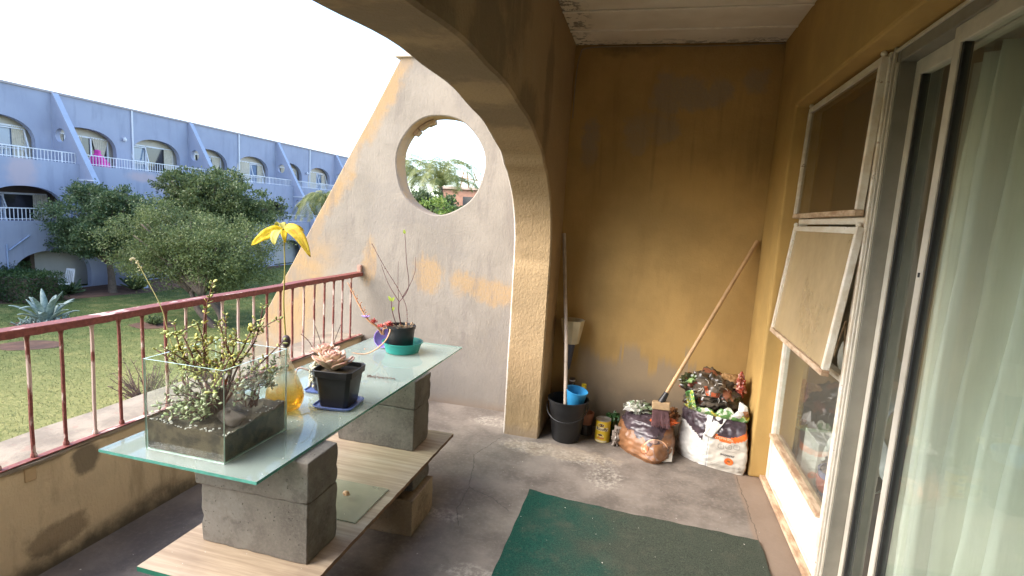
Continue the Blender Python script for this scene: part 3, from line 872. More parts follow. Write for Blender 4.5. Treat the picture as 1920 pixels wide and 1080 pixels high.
def m_block(name, a, b, pits):
    t = MT(name); p = t.W(); n1 = t.noise(p, 7, 5); n2 = t.noise(p, 90, 5, 0.7); v = t.vor(p, 70)
    vn = t.noise(p, 28, 3)
    pit = v.st(0.22, 0.06) * vn.st(0.50, 0.56)
    c = t.mix(n1.st(0.35, 0.65), a, b)
    c = t.mix(n2.st(0.4, 0.7) * 0.45, c, tuple(q * 1.3 for q in b))
    c = t.mix(pit * 0.7, c, tuple(q * 0.35 for q in a))
    c = t.mix(t.noise(p, 5, 5, 0.65).st(0.54, 0.66) * 0.4, c, (0.25, 0.235, 0.205))
    c = t.mix(t.noise(t.scl(p, (1, 1, 1), (4, 2, 7)), 8, 5, 0.65).st(0.56, 0.64) * 0.4, c, tuple(q * 0.6 for q in a))
    t.bsdf(c, 0.92, spec=0.2, bump=t.bump(n2 * 0.5 - pit, pits, 0.006)); return t.m
M_BLOCK = m_block('grey_concrete_block', (0.112, 0.100, 0.084), (0.165, 0.149, 0.125), 0.8)
M_BLOCK2 = m_block('brown_concrete_block', (0.20, 0.145, 0.092), (0.31, 0.235, 0.155), 0.9)
def block(x0, x1, y0, y1, z0, z1, label, rot=0.0, mat=None, seed=0, hollow=False):
    """one weathered concrete block with softened, chipped edges"""
    r = random.Random(seed); mb = MB()
    nx, ny, nz = 15, 8, 8
    cx, cy = (x0 + x1) / 2, (y0 + y1) / 2
    def face(fn, a, b):
        vs_ = [fn(i / (a - 1), j / (b - 1)) for j in range(b) for i in range(a)]
        mb.add(vs_, [(j * a + i, j * a + i + 1, (j + 1) * a + i + 1, (j + 1) * a + i) for j in range(b - 1) for i in range(a - 1)])
    L = lambda a, b, t: a + (b - a) * t
    face(lambda u, v: (L(x0, x1, u), y0, L(z0, z1, v)), nx, nz); face(lambda u, v: (L(x0, x1, u), y1, L(z0, z1, v)), nx, nz)
    face(lambda u, v: (x0, L(y0, y1, u), L(z0, z1, v)), ny, nz); face(lambda u, v: (x1, L(y0, y1, u), L(z0, z1, v)), ny, nz)
    face(lambda u, v: (L(x0, x1, u), L(y0, y1, v), z0), nx, ny); face(lambda u, v: (L(x0, x1, u), L(y0, y1, v), z1), nx, ny)
    out = []
    for (x, y, z) in mb.v:
        e = sum(1 for a, b, c in ((x, x0, x1), (y, y0, y1), (z, z0, z1)) if min(abs(a - b), abs(a - c)) < 1e-6)
        h = math.sin(x * 91 + seed) * math.sin(y * 77 + seed * 2) + math.sin(z * 83 + x * 31 + seed)
        k = 0.0008 * h
        if e >= 2: k -= 0.0004 + 0.0035 * max(0, math.sin(x * 63 + y * 47 + z * 58 + seed * 3)) ** 8 + (0.0015 if e == 3 else 0)
        dx = (1 if abs(x - x1) < 1e-6 else -1 if abs(x - x0) < 1e-6 else 0); dy = (1 if abs(y - y1) < 1e-6 else -1 if abs(y - y0) < 1e-6 else 0)
        dz = (1 if abs(z - z1) < 1e-6 else -1 if abs(z - z0) < 1e-6 else 0)
        if e == 1 and dz: k = min(k, 0.0)
        if dz < 0: k_z = max(-k, 0) * 0.5
        else: k_z = min(k, 0) * 0.8
        out.append((x + dx * k, y + dy * k, z + (k_z if dz else 0)))
    c, s_ = math.cos(rot), math.sin(rot)
    mb.v = [(cx + (x - cx) * c - (y - cy) * s_, cy + (x - cx) * s_ + (y - cy) * c, z) for x, y, z in out]
    o = mb.build('concrete_block', mat or M_BLOCK, smooth=True, angle=25, bevel=0.0035)
    return tag(o, label, 'block', 'concrete blocks holding up the table')
ZP = 0.270
block(-1.36, -0.935, 2.12, 2.385, 0.001, 0.178, 'brown hollow concrete block on the floor under the plywood', 0.03, M_BLOCK2, 3)
block(-1.34, -0.965, 2.20, 2.395, 0.179, 0.2515, 'thin grey block wedged between the brown block and the plywood', 0.0, M_BLOCK, 8)
block(-1.46, -1.03, 1.36, 1.58, 0.001, 0.2515, 'concrete block under the near end of the plywood', 0.0, M_BLOCK2, 5)
block(-1.462, -1.028, 1.478, 1.662, ZP + 0.0005, 0.492, 'large grey concrete block at the near end of the plywood, below the tank', 0.0, M_BLOCK, 1)
block(-1.478, -1.026, 1.470, 1.655, 0.493, 0.6435, 'shallow grey block under the near end of the glass table top', 0.02, M_BLOCK, 2)
block(-1.50, -1.066, 2.415, 2.605, ZP + 0.0005, 0.492, 'grey concrete block standing on the far end of the plywood', 0.0, M_BLOCK, 4)
block(-1.52, -1.064, 2.420, 2.612, 0.493, 0.6435, 'shallow grey block under the far end of the glass table top', -0.02, M_BLOCK, 6)

def m_ply():
    t = MT('weathered_plywood'); p = t.W()
    g = t.noise(t.scl(p, (3.0, 55, 55)), 1.0, 5, 0.65); g2 = t.noise(t.scl(p, (0.9, 14, 14)), 1.0, 4, 0.6); n = t.noise(p, 3, 4)
    c = t.mix(g.st(0.35, 0.68), (0.31, 0.225, 0.15), (0.44, 0.335, 0.23))
    c = t.mix(g2.st(0.45, 0.75) * 0.4, c, (0.54, 0.45, 0.345))
    c = t.mix(n.st(0.52, 0.72) * 0.5, c, (0.20, 0.14, 0.10))
    t.bsdf(c, 0.75, bump=t.bump(g, 0.4, 0.003)); return t.m
M_PLYE = plain('plywood_edge', (0.16, 0.085, 0.045), 0.8, 0.3, 60)
M_GREENE = plain('green_painted_edge', (0.018, 0.14, 0.085), 0.5, 0.2)
mb = MB()
def plyedge(u): return 0.0008 * math.sin(u * 70) + 0.0007 * math.sin(u * 171)
n_ = 60; vs_ = []
for i in range(n_):
    u = i / (n_ - 1); y = 1.295 + u * 1.415
    vs_ += [(-1.546, y, ZP), (-0.957 + plyedge(u), y, ZP), (-0.957 + plyedge(u), y, ZP - 0.017), (-1.546, y, ZP - 0.017)]
for i in range(n_ - 1):
    b = i * 4
    mb.cur = 0; mb.add([], []); mb.f.append((b, b + 1, b + 5, b + 4)); mb.mi.append(0)
    for q in ((b + 1, b + 2, b + 6, b + 5), (b + 2, b + 3, b + 7, b + 6), (b + 3, b, b + 4, b + 7)): mb.f.append(q); mb.mi.append(1)
mb.v = vs_; e = (n_ - 1) * 4
mb.f += [(0, 3, 2, 1), (e, e + 1, e + 2, e + 3)]; mb.mi += [2, 1]
tag(mb.build('plywood_board', [m_ply(), M_PLYE, M_GREENE]), 'weathered plywood shelf with a green front edge', 'board')

def m_edge(name, col):
    t = MT(name); n = t.noise(t.W(), 30, 3)
    t.bsdf(t.mix(n.st(0.3, 0.7), tuple(q * 0.7 for q in col), col), 0.12, spec=0.8); return t.m
M_GEDGE = m_edge('green_glass_edge', (0.10, 0.34, 0.27))
M_PEDGE = m_edge('pale_glass_edge', (0.52, 0.68, 0.58))
M_TABLE = thin_glass('dusty_table_glass', (0.80, 0.93, 0.88), 0.40, (0.42, 0.48, 0.44), 0.03, False)
def glass_sheet(name, x0, x1, y0, y1, z0, z1, face, edge, chamfer=0.0):
    mb = MB()
    v = [(x0, y0, z0), (x1, y0, z0), (x1, y1, z0), (x0, y1, z0), (x0, y0, z1), (x1, y0, z1), (x1, y1, z1), (x0, y1, z1)]
    mb.add(v, [(4, 5, 6, 7), (0, 3, 2, 1), (0, 1, 5, 4), (1, 2, 6, 5), (2, 3, 7, 6), (3, 0, 4, 7)]); mb.mi = [0, 0, 1, 1, 1, 1]
    return mb.build(name, [face, edge])
GT = 0.655
o = glass_sheet('glass_table_top', -1.692, -1.080, 1.298, 3.155, 0.645, GT, M_TABLE, M_GEDGE)
tag(o, 'long dusty green glass table top resting on concrete blocks', 'table top')
mb = MB()
o = glass_sheet('glass_sheet', -1.30, -1.005, 1.752, 2.03, ZP + 0.0008, ZP + 0.0055, thin_glass('dusty_small_glass', (0.85, 0.9, 0.84), 0.55, (0.50, 0.45, 0.34), 0.05, False), m_edge('dull_glass_edge', (0.42, 0.46, 0.36)))
tag(o, 'small dusty glass sheet lying on the plywood between the blocks', 'glass sheet')
mb = MB()
def shellf(u, v):
    a = 2 * PI * u; th = v * 2 * PI * 2.2; R = 0.020 * math.exp(-0.16 * th); r = R * 0.62
    return (-1.135 + (R * 0.6 + r * math.cos(a)) * math.cos(th) * 0.85, 1.892 + r * math.sin(a) * 0.9 + 0.006 * th / 6, 0.276 + 0.021 + (R * 0.6 + r * math.cos(a)) * math.sin(th) * 0.85)
mb.grid(14, 40, shellf, True)
tag(mb.build('snail_shell', plain('snail_shell', (0.60, 0.36, 0.20), 0.35, 0.35, 120), smooth='all'), 'small brown snail shell on the glass sheet under the table', 'snail shell')

# ================================================================== TERRARIUM
tk = thing('glass_tank', (-1.40, 1.51, GT), 'open square glass tank part filled with dark soil', 'tank')
M_TANK = thin_glass('tank_glass', (0.965, 0.988, 0.975), 0.010, (0.55, 0.58, 0.52), 0.008)
TX0, TX1, TY0, TY1, TZ1 = -1.560, -1.247, 1.353, 1.660, 0.966
g = 0.0045
def pane(x0, x1, y0, y1, z0, z1):
    mb = MB(); mb.box(x0, x1, y0, y1, z0, z1)
    dx, dy, dz = x1 - x0, y1 - y0, z1 - z0
    th = min(dx, dy, dz)
    mi = [1 if dz != th else 0] * 2 + [1 if dy != th else 0] + [1 if dx != th else 0] + [1 if dy != th else 0] + [1 if dx != th else 0]
    mb.mi = mi
    return mb.build('pane', [M_TANK, M_PEDGE], tk)
pane(TX0, TX1, TY0, TY0 + g, GT + 0.001, TZ1); pane(TX0, TX1, TY1 - g, TY1, GT + 0.001, TZ1)
pane(TX0, TX0 + g, TY0 + g, TY1 - g, GT + 0.001, TZ1); pane(TX1 - g, TX1, TY0 + g, TY1 - g, GT + 0.001, TZ1)
pane(TX0 + g, TX1 - g, TY0 + g, TY1 - g, GT + 0.001, GT + 0.0055)
def m_soil():
    t = MT('damp_potting_soil'); p = t.W(); n = t.noise(p, 26, 5, 0.65); n2 = t.noise(p, 120, 4, 0.7); n3 = t.noise(p, 9, 4)
    c = t.mix(n.st(0.38, 0.62), (0.034, 0.025, 0.015), (0.095, 0.073, 0.042))
    c = t.mix(n3.st(0.5, 0.62) * 0.75, c, (0.125, 0.105, 0.062))
    c = t.mix(n2.st(0.62, 0.7) * 0.5, c, (0.24, 0.21, 0.16))
    t.bsdf(c, 0.9, bump=t.bump(n2, 0.9, 0.006)); return t.m
M_SOIL = m_soil()
def soil(u, v):
    x = TX0 + g + 0.001 + u * (TX1 - TX0 - 2 * g - 0.002); y = TY0 + g + 0.001 + v * (TY1 - TY0 - 2 * g - 0.002)
    z = 0.750 + 0.004 * math.sin(u * 11 + v * 4) + 0.003 * math.sin(v * 13 + 1) + 0.003 * math.sin(u * 23 + v * 17) + 0.002 * math.sin(u * 61 + v * 47) + 0.014 * v - 0.004 * u
    return (x, y, z)
N_ = 36
mb = MB(); mb.grid(N_, N_, soil); top = list(mb.v); b0 = len(top); mb.v += [(x, y, GT + 0.0062) for x, y, z in top]
ring = list(range(N_)) + [k * N_ + N_ - 1 for k in range(1, N_)] + [(N_ - 1) * N_ + j for j in range(N_ - 2, -1, -1)] + [k * N_ for k in range(N_ - 2, 0, -1)]
for a, b in zip(ring, ring[1:] + ring[:1]): mb.f.append((a, b, b + b0, a + b0)); mb.mi.append(0)
mb.build('soil', M_SOIL, tk, smooth=True)
def rockf(u, v):
    a, b = 2 * PI * u, PI * (v - 0.5)
    k = 1 + 0.12 * math.sin(3 * a + 2 * b) + 0.08 * math.sin(5 * b + a)
    return (-1.325 + 0.062 * k * math.cos(b) * math.cos(a + 0.4), 1.47 + 0.04 * k * math.cos(b) * math.sin(a), 0.760 + 0.024 * k * math.sin(b))
mb = MB(); mb.grid(20, 12, rockf, True)
tag(mb.build('rock', plain('grey_rock', (0.115, 0.092, 0.075), 0.85, 0.3, 40, 0.5), smooth='all'), 'smooth grey brown rock on the soil inside the tank', 'rock')
# pale pebbles and bits of perlite on the soil, pressed against the glass
mb = MB()
for i in range(70):
    u, v = rnd.random(), rnd.random()
    if rnd.random() < 0.55: v = rnd.uniform(0, 0.06)
    elif rnd.random() < 0.5: u = rnd.uniform(0.95, 1.0)
    x, y, z = soil(min(max(u, 0.02), 0.98), min(max(v, 0.02), 0.98)); r = rnd.uniform(0.002, 0.0045)
    mb.ball((x, y, z + r * 0.4), r, 6, 4, (1, 1, rnd.uniform(0.5, 0.9)))
mb.build('perlite', plain('white_grit', (0.62, 0.60, 0.54), 0.7, 0.2, 90), tk, smooth=True)['kind'] = 'stuff'

# ------------------------------------------------------------------ leafy plants in the tank
def round_leaf(mb, p, d, up, L, W):
    """fleshy rounded leaf: base p, direction d"""
    d = Vector(d).normalized(); s_ = d.cross(Vector(up))
    if s_.length < 1e-3: s_ = d.cross(Vector((1, 0, 0)))
    s_.normalize(); n = s_.cross(d)
    out = []
    for t_, w in ((0.25, 0.62), (0.6, 1.0), (0.88, 0.62)):
        for k in (-1, 1): out.append(p + d * L * t_ + s_ * W * 0.5 * w * k + n * L * 0.05 * (1 - t_))
    mid = [p + d * L * t_ + n * L * (0.06 + 0.03 * t_) for t_ in (0.25, 0.6, 0.88)]
    und = [p + d * L * t_ - n * L * 0.03 for t_ in (0.25, 0.6, 0.88)]
    vs_ = [p, *out, p + d * L] + mid + und
    fs = [(0, 1, 8), (0, 8, 2), (1, 3, 9, 8), (8, 9, 4, 2), (3, 5, 10, 9), (9, 10, 6, 4), (5, 7, 10), (10, 7, 6),
          (0, 11, 1), (0, 2, 11), (1, 11, 12, 3), (11, 2, 4, 12), (3, 12, 13, 5), (12, 4, 6, 13), (5, 13, 7), (13, 6, 7)]
    mb.add(vs_, fs)
def bush(name, label, base, tips, leaf, mats, r0=0.004, twig=True, seed=1, step=0.019):
    r = random.Random(seed)
    o = thing(name, base, label, 'plant')
    st = MB(); lf = MB()
    for tip in tips:
        a, b = Vector(base) + Vector((r.uniform(-0.02, 0.02), r.uniform(-0.02, 0.02), 0)), Vector(tip)
        m1 = a.lerp(b, 0.35) + Vector((r.uniform(-1, 1), r.uniform(-1, 1), 0.8)) * 0.035
        m2 = a.lerp(b, 0.7) + Vector((r.uniform(-1, 1), r.uniform(-1, 1), r.uniform(-0.3, 0.6))) * 0.03
        n = max(8, int((b - a).length / step)); path = spline([a, m1, m2, b], n)
        st.tube(path, [r0 * (1 - 0.65 * i / (n - 1)) for i in range(n)], 6)
        stems = [(path, 0.35)]
        if twig:
            for q in range(r.randint(1, 3)):
                i = r.randint(n // 3, n - 3); p = path[i]
                dd = Vector((r.uniform(-1, 1), r.uniform(-1, 1), r.uniform(-0.1, 0.8))).normalized() * r.uniform(0.04, 0.09)
                tw = spline([p, p + dd * 0.5 + Vector((0, 0, 0.006)), p + dd], 6)
                st.tube(tw, [r0 * 0.5, r0 * 0.45, r0 * 0.4, r0 * 0.35, r0 * 0.3, r0 * 0.2], 5); stems.append((tw, 0.0))
        for pth, start in stems:
            m = len(pth); k = 0
            for i in range(int(m * start), m):
                d = (pth[min(i + 1, m - 1)] - pth[max(i - 1, 0)]).normalized()
                s_ = d.cross(Vector((0, 0, 1)) if abs(d.z) < 0.9 else Vector((1, 0, 0))).normalized()
                ax = s_ if k % 2 else d.cross(s_)
                for sg in (-1, 1):
                    if r.random() < 0.16: continue
                    L = leaf * r.uniform(0.6, 1.15)
                    dr_ = (ax * sg + d * 0.55 + Vector((r.uniform(-.3, .3), r.uniform(-.3, .3), r.uniform(-.1, .4)))).normalized()
                    round_leaf(lf, pth[i], dr_, d * 0.5 + Vector((r.uniform(-.4, .4), r.uniform(-.4, .4), 0.8)), L, L * r.uniform(0.55, 0.78))
                k += 1
    st.build('stem', mats[0], o, smooth='all', fix=False)
    f = lf.build('foliage', mats[1], o, smooth='all', fix=False); f['kind'] = 'stuff'
    return o
M_STEMR = plain('red_brown_stem', (0.105, 0.035, 0.022), 0.55, 0.3, 60)
M_SPEK = leaf_mat('spekboom_leaf', [(0.26, 0.31, 0.08), (0.45, 0.47, 0.15), (0.62, 0.54, 0.10)], 0.4, 9, 0.15)
M_SPEK2 = leaf_mat('pale_spekboom_leaf', [(0.24, 0.31, 0.13), (0.45, 0.50, 0.28), (0.64, 0.63, 0.46)], 0.35, 9, 0.15)
bush('jade_plant', 'tall jade plant with red stems and yellow green leaves growing in the tank', (-1.41, 1.50, 0.757),
     [(-1.418, 1.50, 1.214), (-1.387, 1.52, 1.10), (-1.566, 1.48, 1.065), (-1.51, 1.46, 1.03), (-1.20, 1.58, 1.02), (-1.248, 1.50, 1.10), (-1.33, 1.45, 1.03),
      (-1.62, 1.50, 0.95), (-1.30, 1.60, 1.13), (-1.45, 1.56, 1.06), (-1.50, 1.54, 0.95), (-1.36, 1.54, 1.04), (-1.42, 1.42, 0.96), (-1.28, 1.42, 0.99), (-1.55, 1.42, 0.99), (-1.47, 1.50, 1.02), (-1.60, 1.44, 0.97), (-1.44, 1.44, 1.0), (-1.35, 1.48, 0.97), (-1.53, 1.50, 0.98)],
     0.0215, (M_STEMR, M_SPEK), 0.0050, seed=4, step=0.019)
bush('trailing_plant', 'low pale leaved trailing plant spreading over the soil in the tank', (-1.42, 1.47, 0.752),
     [(-1.53, 1.38, 0.80), (-1.54, 1.45, 0.85), (-1.50, 1.37, 0.77), (-1.44, 1.37, 0.79), (-1.37, 1.38, 0.78), (-1.53, 1.55, 0.84), (-1.47, 1.40, 0.86), (-1.36, 1.40, 0.84), (-1.48, 1.44, 0.90), (-1.40, 1.37, 0.775), (-1.52, 1.40, 0.83), (-1.55, 1.38, 0.775)],
     0.0205, (M_STEMR, M_SPEK2), 0.003, seed=9, step=0.015)
bush('variegated_plant', 'bright cream speckled plant at the far side inside the tank', (-1.33, 1.57, 0.765),
     [(-1.27, 1.60, 0.87), (-1.26, 1.53, 0.88), (-1.30, 1.50, 0.86), (-1.27, 1.47, 0.83), (-1.33, 1.62, 0.92), (-1.26, 1.57, 0.92), (-1.29, 1.62, 0.84), (-1.36, 1.60, 0.9), (-1.26, 1.44, 0.90), (-1.265, 1.62, 0.95)],
     0.0185, (M_STEMR, leaf_mat('cream_leaf', [(0.20, 0.27, 0.13), (0.38, 0.43, 0.28), (0.62, 0.62, 0.50)], 0.35, 12, 0.15)), 0.0025, seed=12, step=0.013)
# long seed stalk
sk = thing('seed_stalk', (-1.60, 1.46, 0.80), 'thin pale flower stalk arching up over the railing from the tank', 'plant')
path = spline([(-1.50, 1.50, 0.76), (-1.60, 1.50, 0.98), (-1.638, 1.50, 1.10), (-1.70, 1.50, 1.20), (-1.745, 1.50, 1.262), (-1.77, 1.50, 1.268)], 40)
mb = MB(); mb.tube(path, [0.0018 - 0.001 * i / 39 for i in range(40)], 5); mb.build('stem', plain('straw_stem', (0.42, 0.38, 0.14), 0.6), sk, smooth='all')
mb = MB()
for i in range(26):
    p = path[27 + i // 2] + Vector((rnd.uniform(-1, 1), rnd.uniform(-1, 1), rnd.uniform(-1, 1))) * 0.005
    mb.ball(p, rnd.uniform(0.0018, 0.0035), 6, 4)
round_leaf(mb, path[17], (1, 0, 0.2), (0, 0, 1), 0.012, 0.006); round_leaf(mb, path[17], (-1, 0, 0.1), (0, 0, 1), 0.01, 0.005)
mb.build('seed_head', plain('cream_seed', (0.60, 0.54, 0.33), 0.7, 0.2), sk, smooth='all')['kind'] = 'stuff'

# ------------------------------------------------------------------ amber bottle with an avocado seedling
vz = thing('amber_bottle', (-1.377, 1.82, GT), 'teardrop amber glass bottle standing behind the tank', 'bottle')
def m_amber():
    t = MT('amber_glass'); p = t.W(); x, y, z = t.xyz(p); n = t.noise(p, 30, 4)
    c = t.mix(z.st(0.715, 0.79), (0.66, 0.41, 0.06), (0.90, 0.86, 0.76))
    tr = t.nt.nodes.new('ShaderNodeBsdfTransparent'); t.nt.links.new(c.k, tr.inputs[0])
    gl = t.bsdf(c, 0.06, spec=0.8, trans=0.75)
    t.mixsh(0.45, tr, gl); return t.m
prof_ = [(r_ * 1.12 if z_ < 0.2 else r_, z_) for r_, z_ in [(0.0, 0.001), (0.030, 0.001), (0.052, 0.012), (0.0635, 0.040), (0.066, 0.062), (0.062, 0.090), (0.050, 0.125), (0.036, 0.165), (0.024, 0.205), (0.016, 0.235), (0.0135, 0.255), (0.017, 0.268), (0.0175, 0.272)]]
mb = MB(); mb.lathe(prof_, (-1.377, 1.82, GT), 32); o = mb.build('glass', m_amber(), vz, smooth='all')
av = thing('avocado_seedling', (-1.376, 1.82, 0.93), 'avocado seedling with drooping yellow leaves rooted in the amber bottle', 'plant')
mb = MB(); mb.ball((-1.372, 1.82, 0.945), 0.021, 16, 12, (0.85, 0.85, 1.25)); mb.build('stone', plain('avocado_stone', (0.085, 0.06, 0.065), 0.7, 0.3), av, smooth='all')
mb = MB(); mb.tube(spline([(-1.374, 1.82, 0.96), (-1.384, 1.82, 1.10), (-1.379, 1.82, 1.25), (-1.386, 1.82, 1.392)], 24), [0.0033 - 0.0012 * i / 23 for i in range(24)], 8); mb.build('stem', plain('olive_stem', (0.30, 0.26, 0.05), 0.5), av, smooth='all')
def big_leaf(name, path, width, mat, parent, up=(0, 0, 1), fold=0.18, curl=0.0, n=14, rib=None):
    pts = spline(path, n); mb = MB(); vs_ = []; fs = []
    for i, p in enumerate(pts):
        t_ = i / (n - 1); d = (pts[min(i + 1, n - 1)] - pts[max(i - 1, 0)]).normalized()
        s_ = d.cross(Vector(up)).normalized(); nn = s_.cross(d)
        w = width * (math.sin(PI * min(1, t_ ** 0.8)) ** 0.85 if 0 < t_ < 1 else 0.02) + 0.0008
        for k in (-1, -0.5, 0, 0.5, 1): vs_.append(p + s_ * w * 0.5 * k + nn * (abs(k) * w * fold + curl * math.sin(t_ * 22 + k * 2) * w * 0.05))
    for i in range(n - 1):
        for k in range(4): fs.append((i * 5 + k, i * 5 + k + 1, i * 5 + k + 6, i * 5 + k + 5))
    mb.add(vs_, fs); o = mb.build(name, mat, parent, smooth='all', fix=False)
    s_ = o.modifiers.new('thick', 'SOLIDIFY'); s_.thickness = 0.0006
    if rib:
        mb = MB(); mb.tube([p + Vector((0, -0.0004, -0.0002)) for p in pts], [0.0011 - 0.0008 * i / (n - 1) for i in range(n)], 5)
        mb.build('vein', rib, o, smooth='all', fix=False)
    return o
def m_avo(name, a, b, c3):
    t = MT(name); p = t.W(); n = t.noise(p, 40, 4); n2 = t.noise(p, 130, 3)
    c = t.mix(n.st(0.35, 0.65), a, b); c = t.mix(n2.st(0.6, 0.7) * 0.6, c, c3)
    d = t.bsdf(c, 0.6, spec=0.3, bump=t.bump(t.noise(p, 90, 3) + n2 * 0.5, 0.5, 0.002)); tl = t.nt.nodes.new('ShaderNodeBsdfTranslucent'); t.nt.links.new(c.k, tl.inputs[0]); t.mixsh(0.35, d, tl); return t.m
M_AV1 = m_avo('yellow_leaf', (0.62, 0.46, 0.018), (0.76, 0.60, 0.03), (0.58, 0.40, 0.02))
M_AV2 = m_avo('browning_leaf', (0.56, 0.37, 0.02), (0.64, 0.52, 0.05), (0.40, 0.16, 0.02))
M_AV3 = m_avo('pale_green_leaf', (0.42, 0.42, 0.10), (0.56, 0.52, 0.13), (0.40, 0.34, 0.08))
AW = 1.05
M_VEIN = plain('leaf_vein', (0.50, 0.36, 0.05), 0.6, 0.1)
M_VEIN2 = plain('brown_leaf_vein', (0.36, 0.15, 0.03), 0.6, 0.1)
T0 = (-1.387, 1.82, 1.392)
big_leaf('leaf', [T0, (-1.415, 1.80, 1.385), (-1.452, 1.78, 1.360), (-1.492, 1.77, 1.326)], 0.042 * AW, M_AV1, av, up=(0.25, -1, 0.25), fold=0.1, curl=1.0, rib=M_VEIN)
big_leaf('leaf', [T0, (-1.34, 1.80, 1.402), (-1.285, 1.79, 1.365), (-1.240, 1.785, 1.298)], 0.044 * AW, M_AV2, av, up=(0.2, -0.8, 0.7), fold=0.12, curl=1.0, rib=M_VEIN2)
big_leaf('leaf', [T0, (-1.384, 1.785, 1.385), (-1.382, 1.765, 1.36), (-1.380, 1.76, 1.335)], 0.038 * AW, M_AV3, av, up=(0, -1, 0.2))
big_leaf('leaf', [T0, (-1.41, 1.84, 1.415), (-1.435, 1.85, 1.41), (-1.45, 1.855, 1.39)], 0.030 * AW, M_AV3, av)
big_leaf('leaf', [T0, (-1.378, 1.85, 1.408), (-1.362, 1.88, 1.402), (-1.35, 1.90, 1.385)], 0.038 * AW, M_AV1, av)
big_leaf('leaf', [T0, (-1.36, 1.79, 1.39), (-1.345, 1.77, 1.37), (-1.337, 1.765, 1.345)], 0.024, M_AV1, av)

# ================================================================== POTS ON THE TABLE
M_BLK = plain('black_nursery_plastic', (0.010, 0.010, 0.011), 0.42, 0.25, 40, 0.06)
M_SAUC = plain('blue_saucer_plastic', (0.085, 0.13, 0.33), 0.35, 0.1)
M_TURQ = plain('turquoise_plastic', (0.018, 0.26, 0.215), 0.38, 0.1)
M_PURP = plain('lilac_plastic', (0.36, 0.25, 0.62), 0.4, 0.12)
def sq_ring(c, prof, n=28, rot=0.0, p=5.0):
    """rounded-square vessel: prof of (half width, z)"""
    mb = MB(); vs_ = []
    for (r, z) in prof:
        for k in range(n):
            a = 2 * PI * k / n
            ca, sa = math.cos(a), math.sin(a); q = (abs(ca) ** p + abs(sa) ** p) ** (-1 / p)
            x, y = r * q * ca, r * q * sa
            vs_.append((c[0] + x * math.cos(rot) - y * math.sin(rot), c[1] + x * math.sin(rot) + y * math.cos(rot), c[2] + z))
    fs = [(i * n + k, i * n + (k + 1) % n, (i + 1) * n + (k + 1) % n, (i + 1) * n + k) for i in range(len(prof) - 1) for k in range(n)]
    fs.append(tuple(reversed(range(n)))); fs.append(tuple(range((len(prof) - 1) * n, len(prof) * n)))
    return mb.add(vs_, fs)
PC = (-1.218, 1.965, GT)
mb = sq_ring(PC, [(0.070, 0.001), (0.084, 0.004), (0.088, 0.013), (0.085, 0.014), (0.080, 0.007), (0.0, 0.006)], rot=0.12, p=7)
tag(mb.build('saucer', M_SAUC, smooth=True), 'square blue saucer under the black square pot', 'saucer')
ep = thing('potted_succulent', (PC[0], PC[1], GT + 0.0075), 'large pink cream rosette succulent in a square black pot', 'potted plant')
b = (PC[0], PC[1], GT + 0.0075)
mb = sq_ring(b, [(0.061, 0.0), (0.063, 0.003), (0.079, 0.130), (0.0865, 0.131), (0.089, 0.160), (0.084, 0.160), (0.079, 0.137), (0.077, 0.128), (0.0, 0.128)], rot=0.12, p=8)
mb.build('pot', M_BLK, ep, smooth=True, bevel=0.0015)
mb = sq_ring(b, [(0.0775, 0.129), (0.0778, 0.141), (0.04, 0.147), (0.0, 0.148)], rot=0.12, p=8); mb.build('soil', M_SOIL, ep, smooth=True)
def m_echev():
    t = MT('pink_cream_succulent_leaf'); p = t.P(); x, y, z = t.xyz(p); n = t.noise(p, 30, 3); r = t.orand()
    c = t.mix(n.st(0.3, 0.7), (0.50, 0.415, 0.265), (0.60, 0.48, 0.34))
    ed = (y.ab() / 0.033).st(0.45, 1.0).mx(x.st(0.055, 0.078))
    c = t.mix(ed * 0.7, c, (0.55, 0.21, 0.19))
    c = t.mix(r * 0.3, c, (0.52, 0.38, 0.32))
    t.bsdf(c, 0.5, spec=0.35); return t.m
def petal():
    mb = MB()
    def fn(u, v):
        L = 0.078; x = L * u; w = 0.036 * (0.30 + 0.78 * u ** 0.7) * max(0.0, 1 - u ** 3.2) ** 0.8 + 0.0006
        a = 2 * PI * v; th = 0.0075 * (1 - 0.7 * u) + 0.0010
        yy = w * math.cos(a); zz = th * math.sin(a) + 0.26 * yy * yy / 0.034 + 0.010 * u * u
        return (x, yy, zz)
    vs_ = [fn(i / 9, k / 12) for i in range(10) for k in range(12)]
    fs = [(i * 12 + k, i * 12 + (k + 1) % 12, (i + 1) * 12 + (k + 1) % 12, (i + 1) * 12 + k) for i in range(9) for k in range(12)]
    fs += [tuple(reversed(range(12))), tuple(range(108, 120))]
    return mb.add(vs_, fs)
M_ECH = m_echev()
q = petal(); q.v = [(a + b[0], c + b[1], d + b[2]) for a, c, d in q.v]
pet = q.build('leaf', M_ECH, ep, smooth='all')
first = True
for (dx, dy, dz, n, tilt0, tilt1, s0, s1, sd) in ((-0.022, -0.016, 0.156, 26, 0.28, 1.32, 1.16, 0.80, 1), (-0.085, 0.030, 0.188, 22, 0.30, 1.30, 0.82, 0.52, 5)):
    r = random.Random(sd)
    for i in range(n):
        t_ = i / (n - 1); az = i * 2.39996 + sd; el = tilt0 + (tilt1 - tilt0) * t_ ** 0.9 + r.uniform(-0.08, 0.08); s_ = s0 + (s1 - s0) * t_
        rr = 0.012 * (1 - t_)
        loc = (dx + rr * math.cos(az), dy + rr * math.sin(az), dz + 0.012 * t_)
        e = (0, -el, az)
        if first: pet.location, pet.rotation_euler, pet.scale = loc, e, (s_, s_, s_); first = False
        else: copy_part(pet, ep, loc, e, (s_, s_, s_ * r.uniform(0.9, 1.1)))
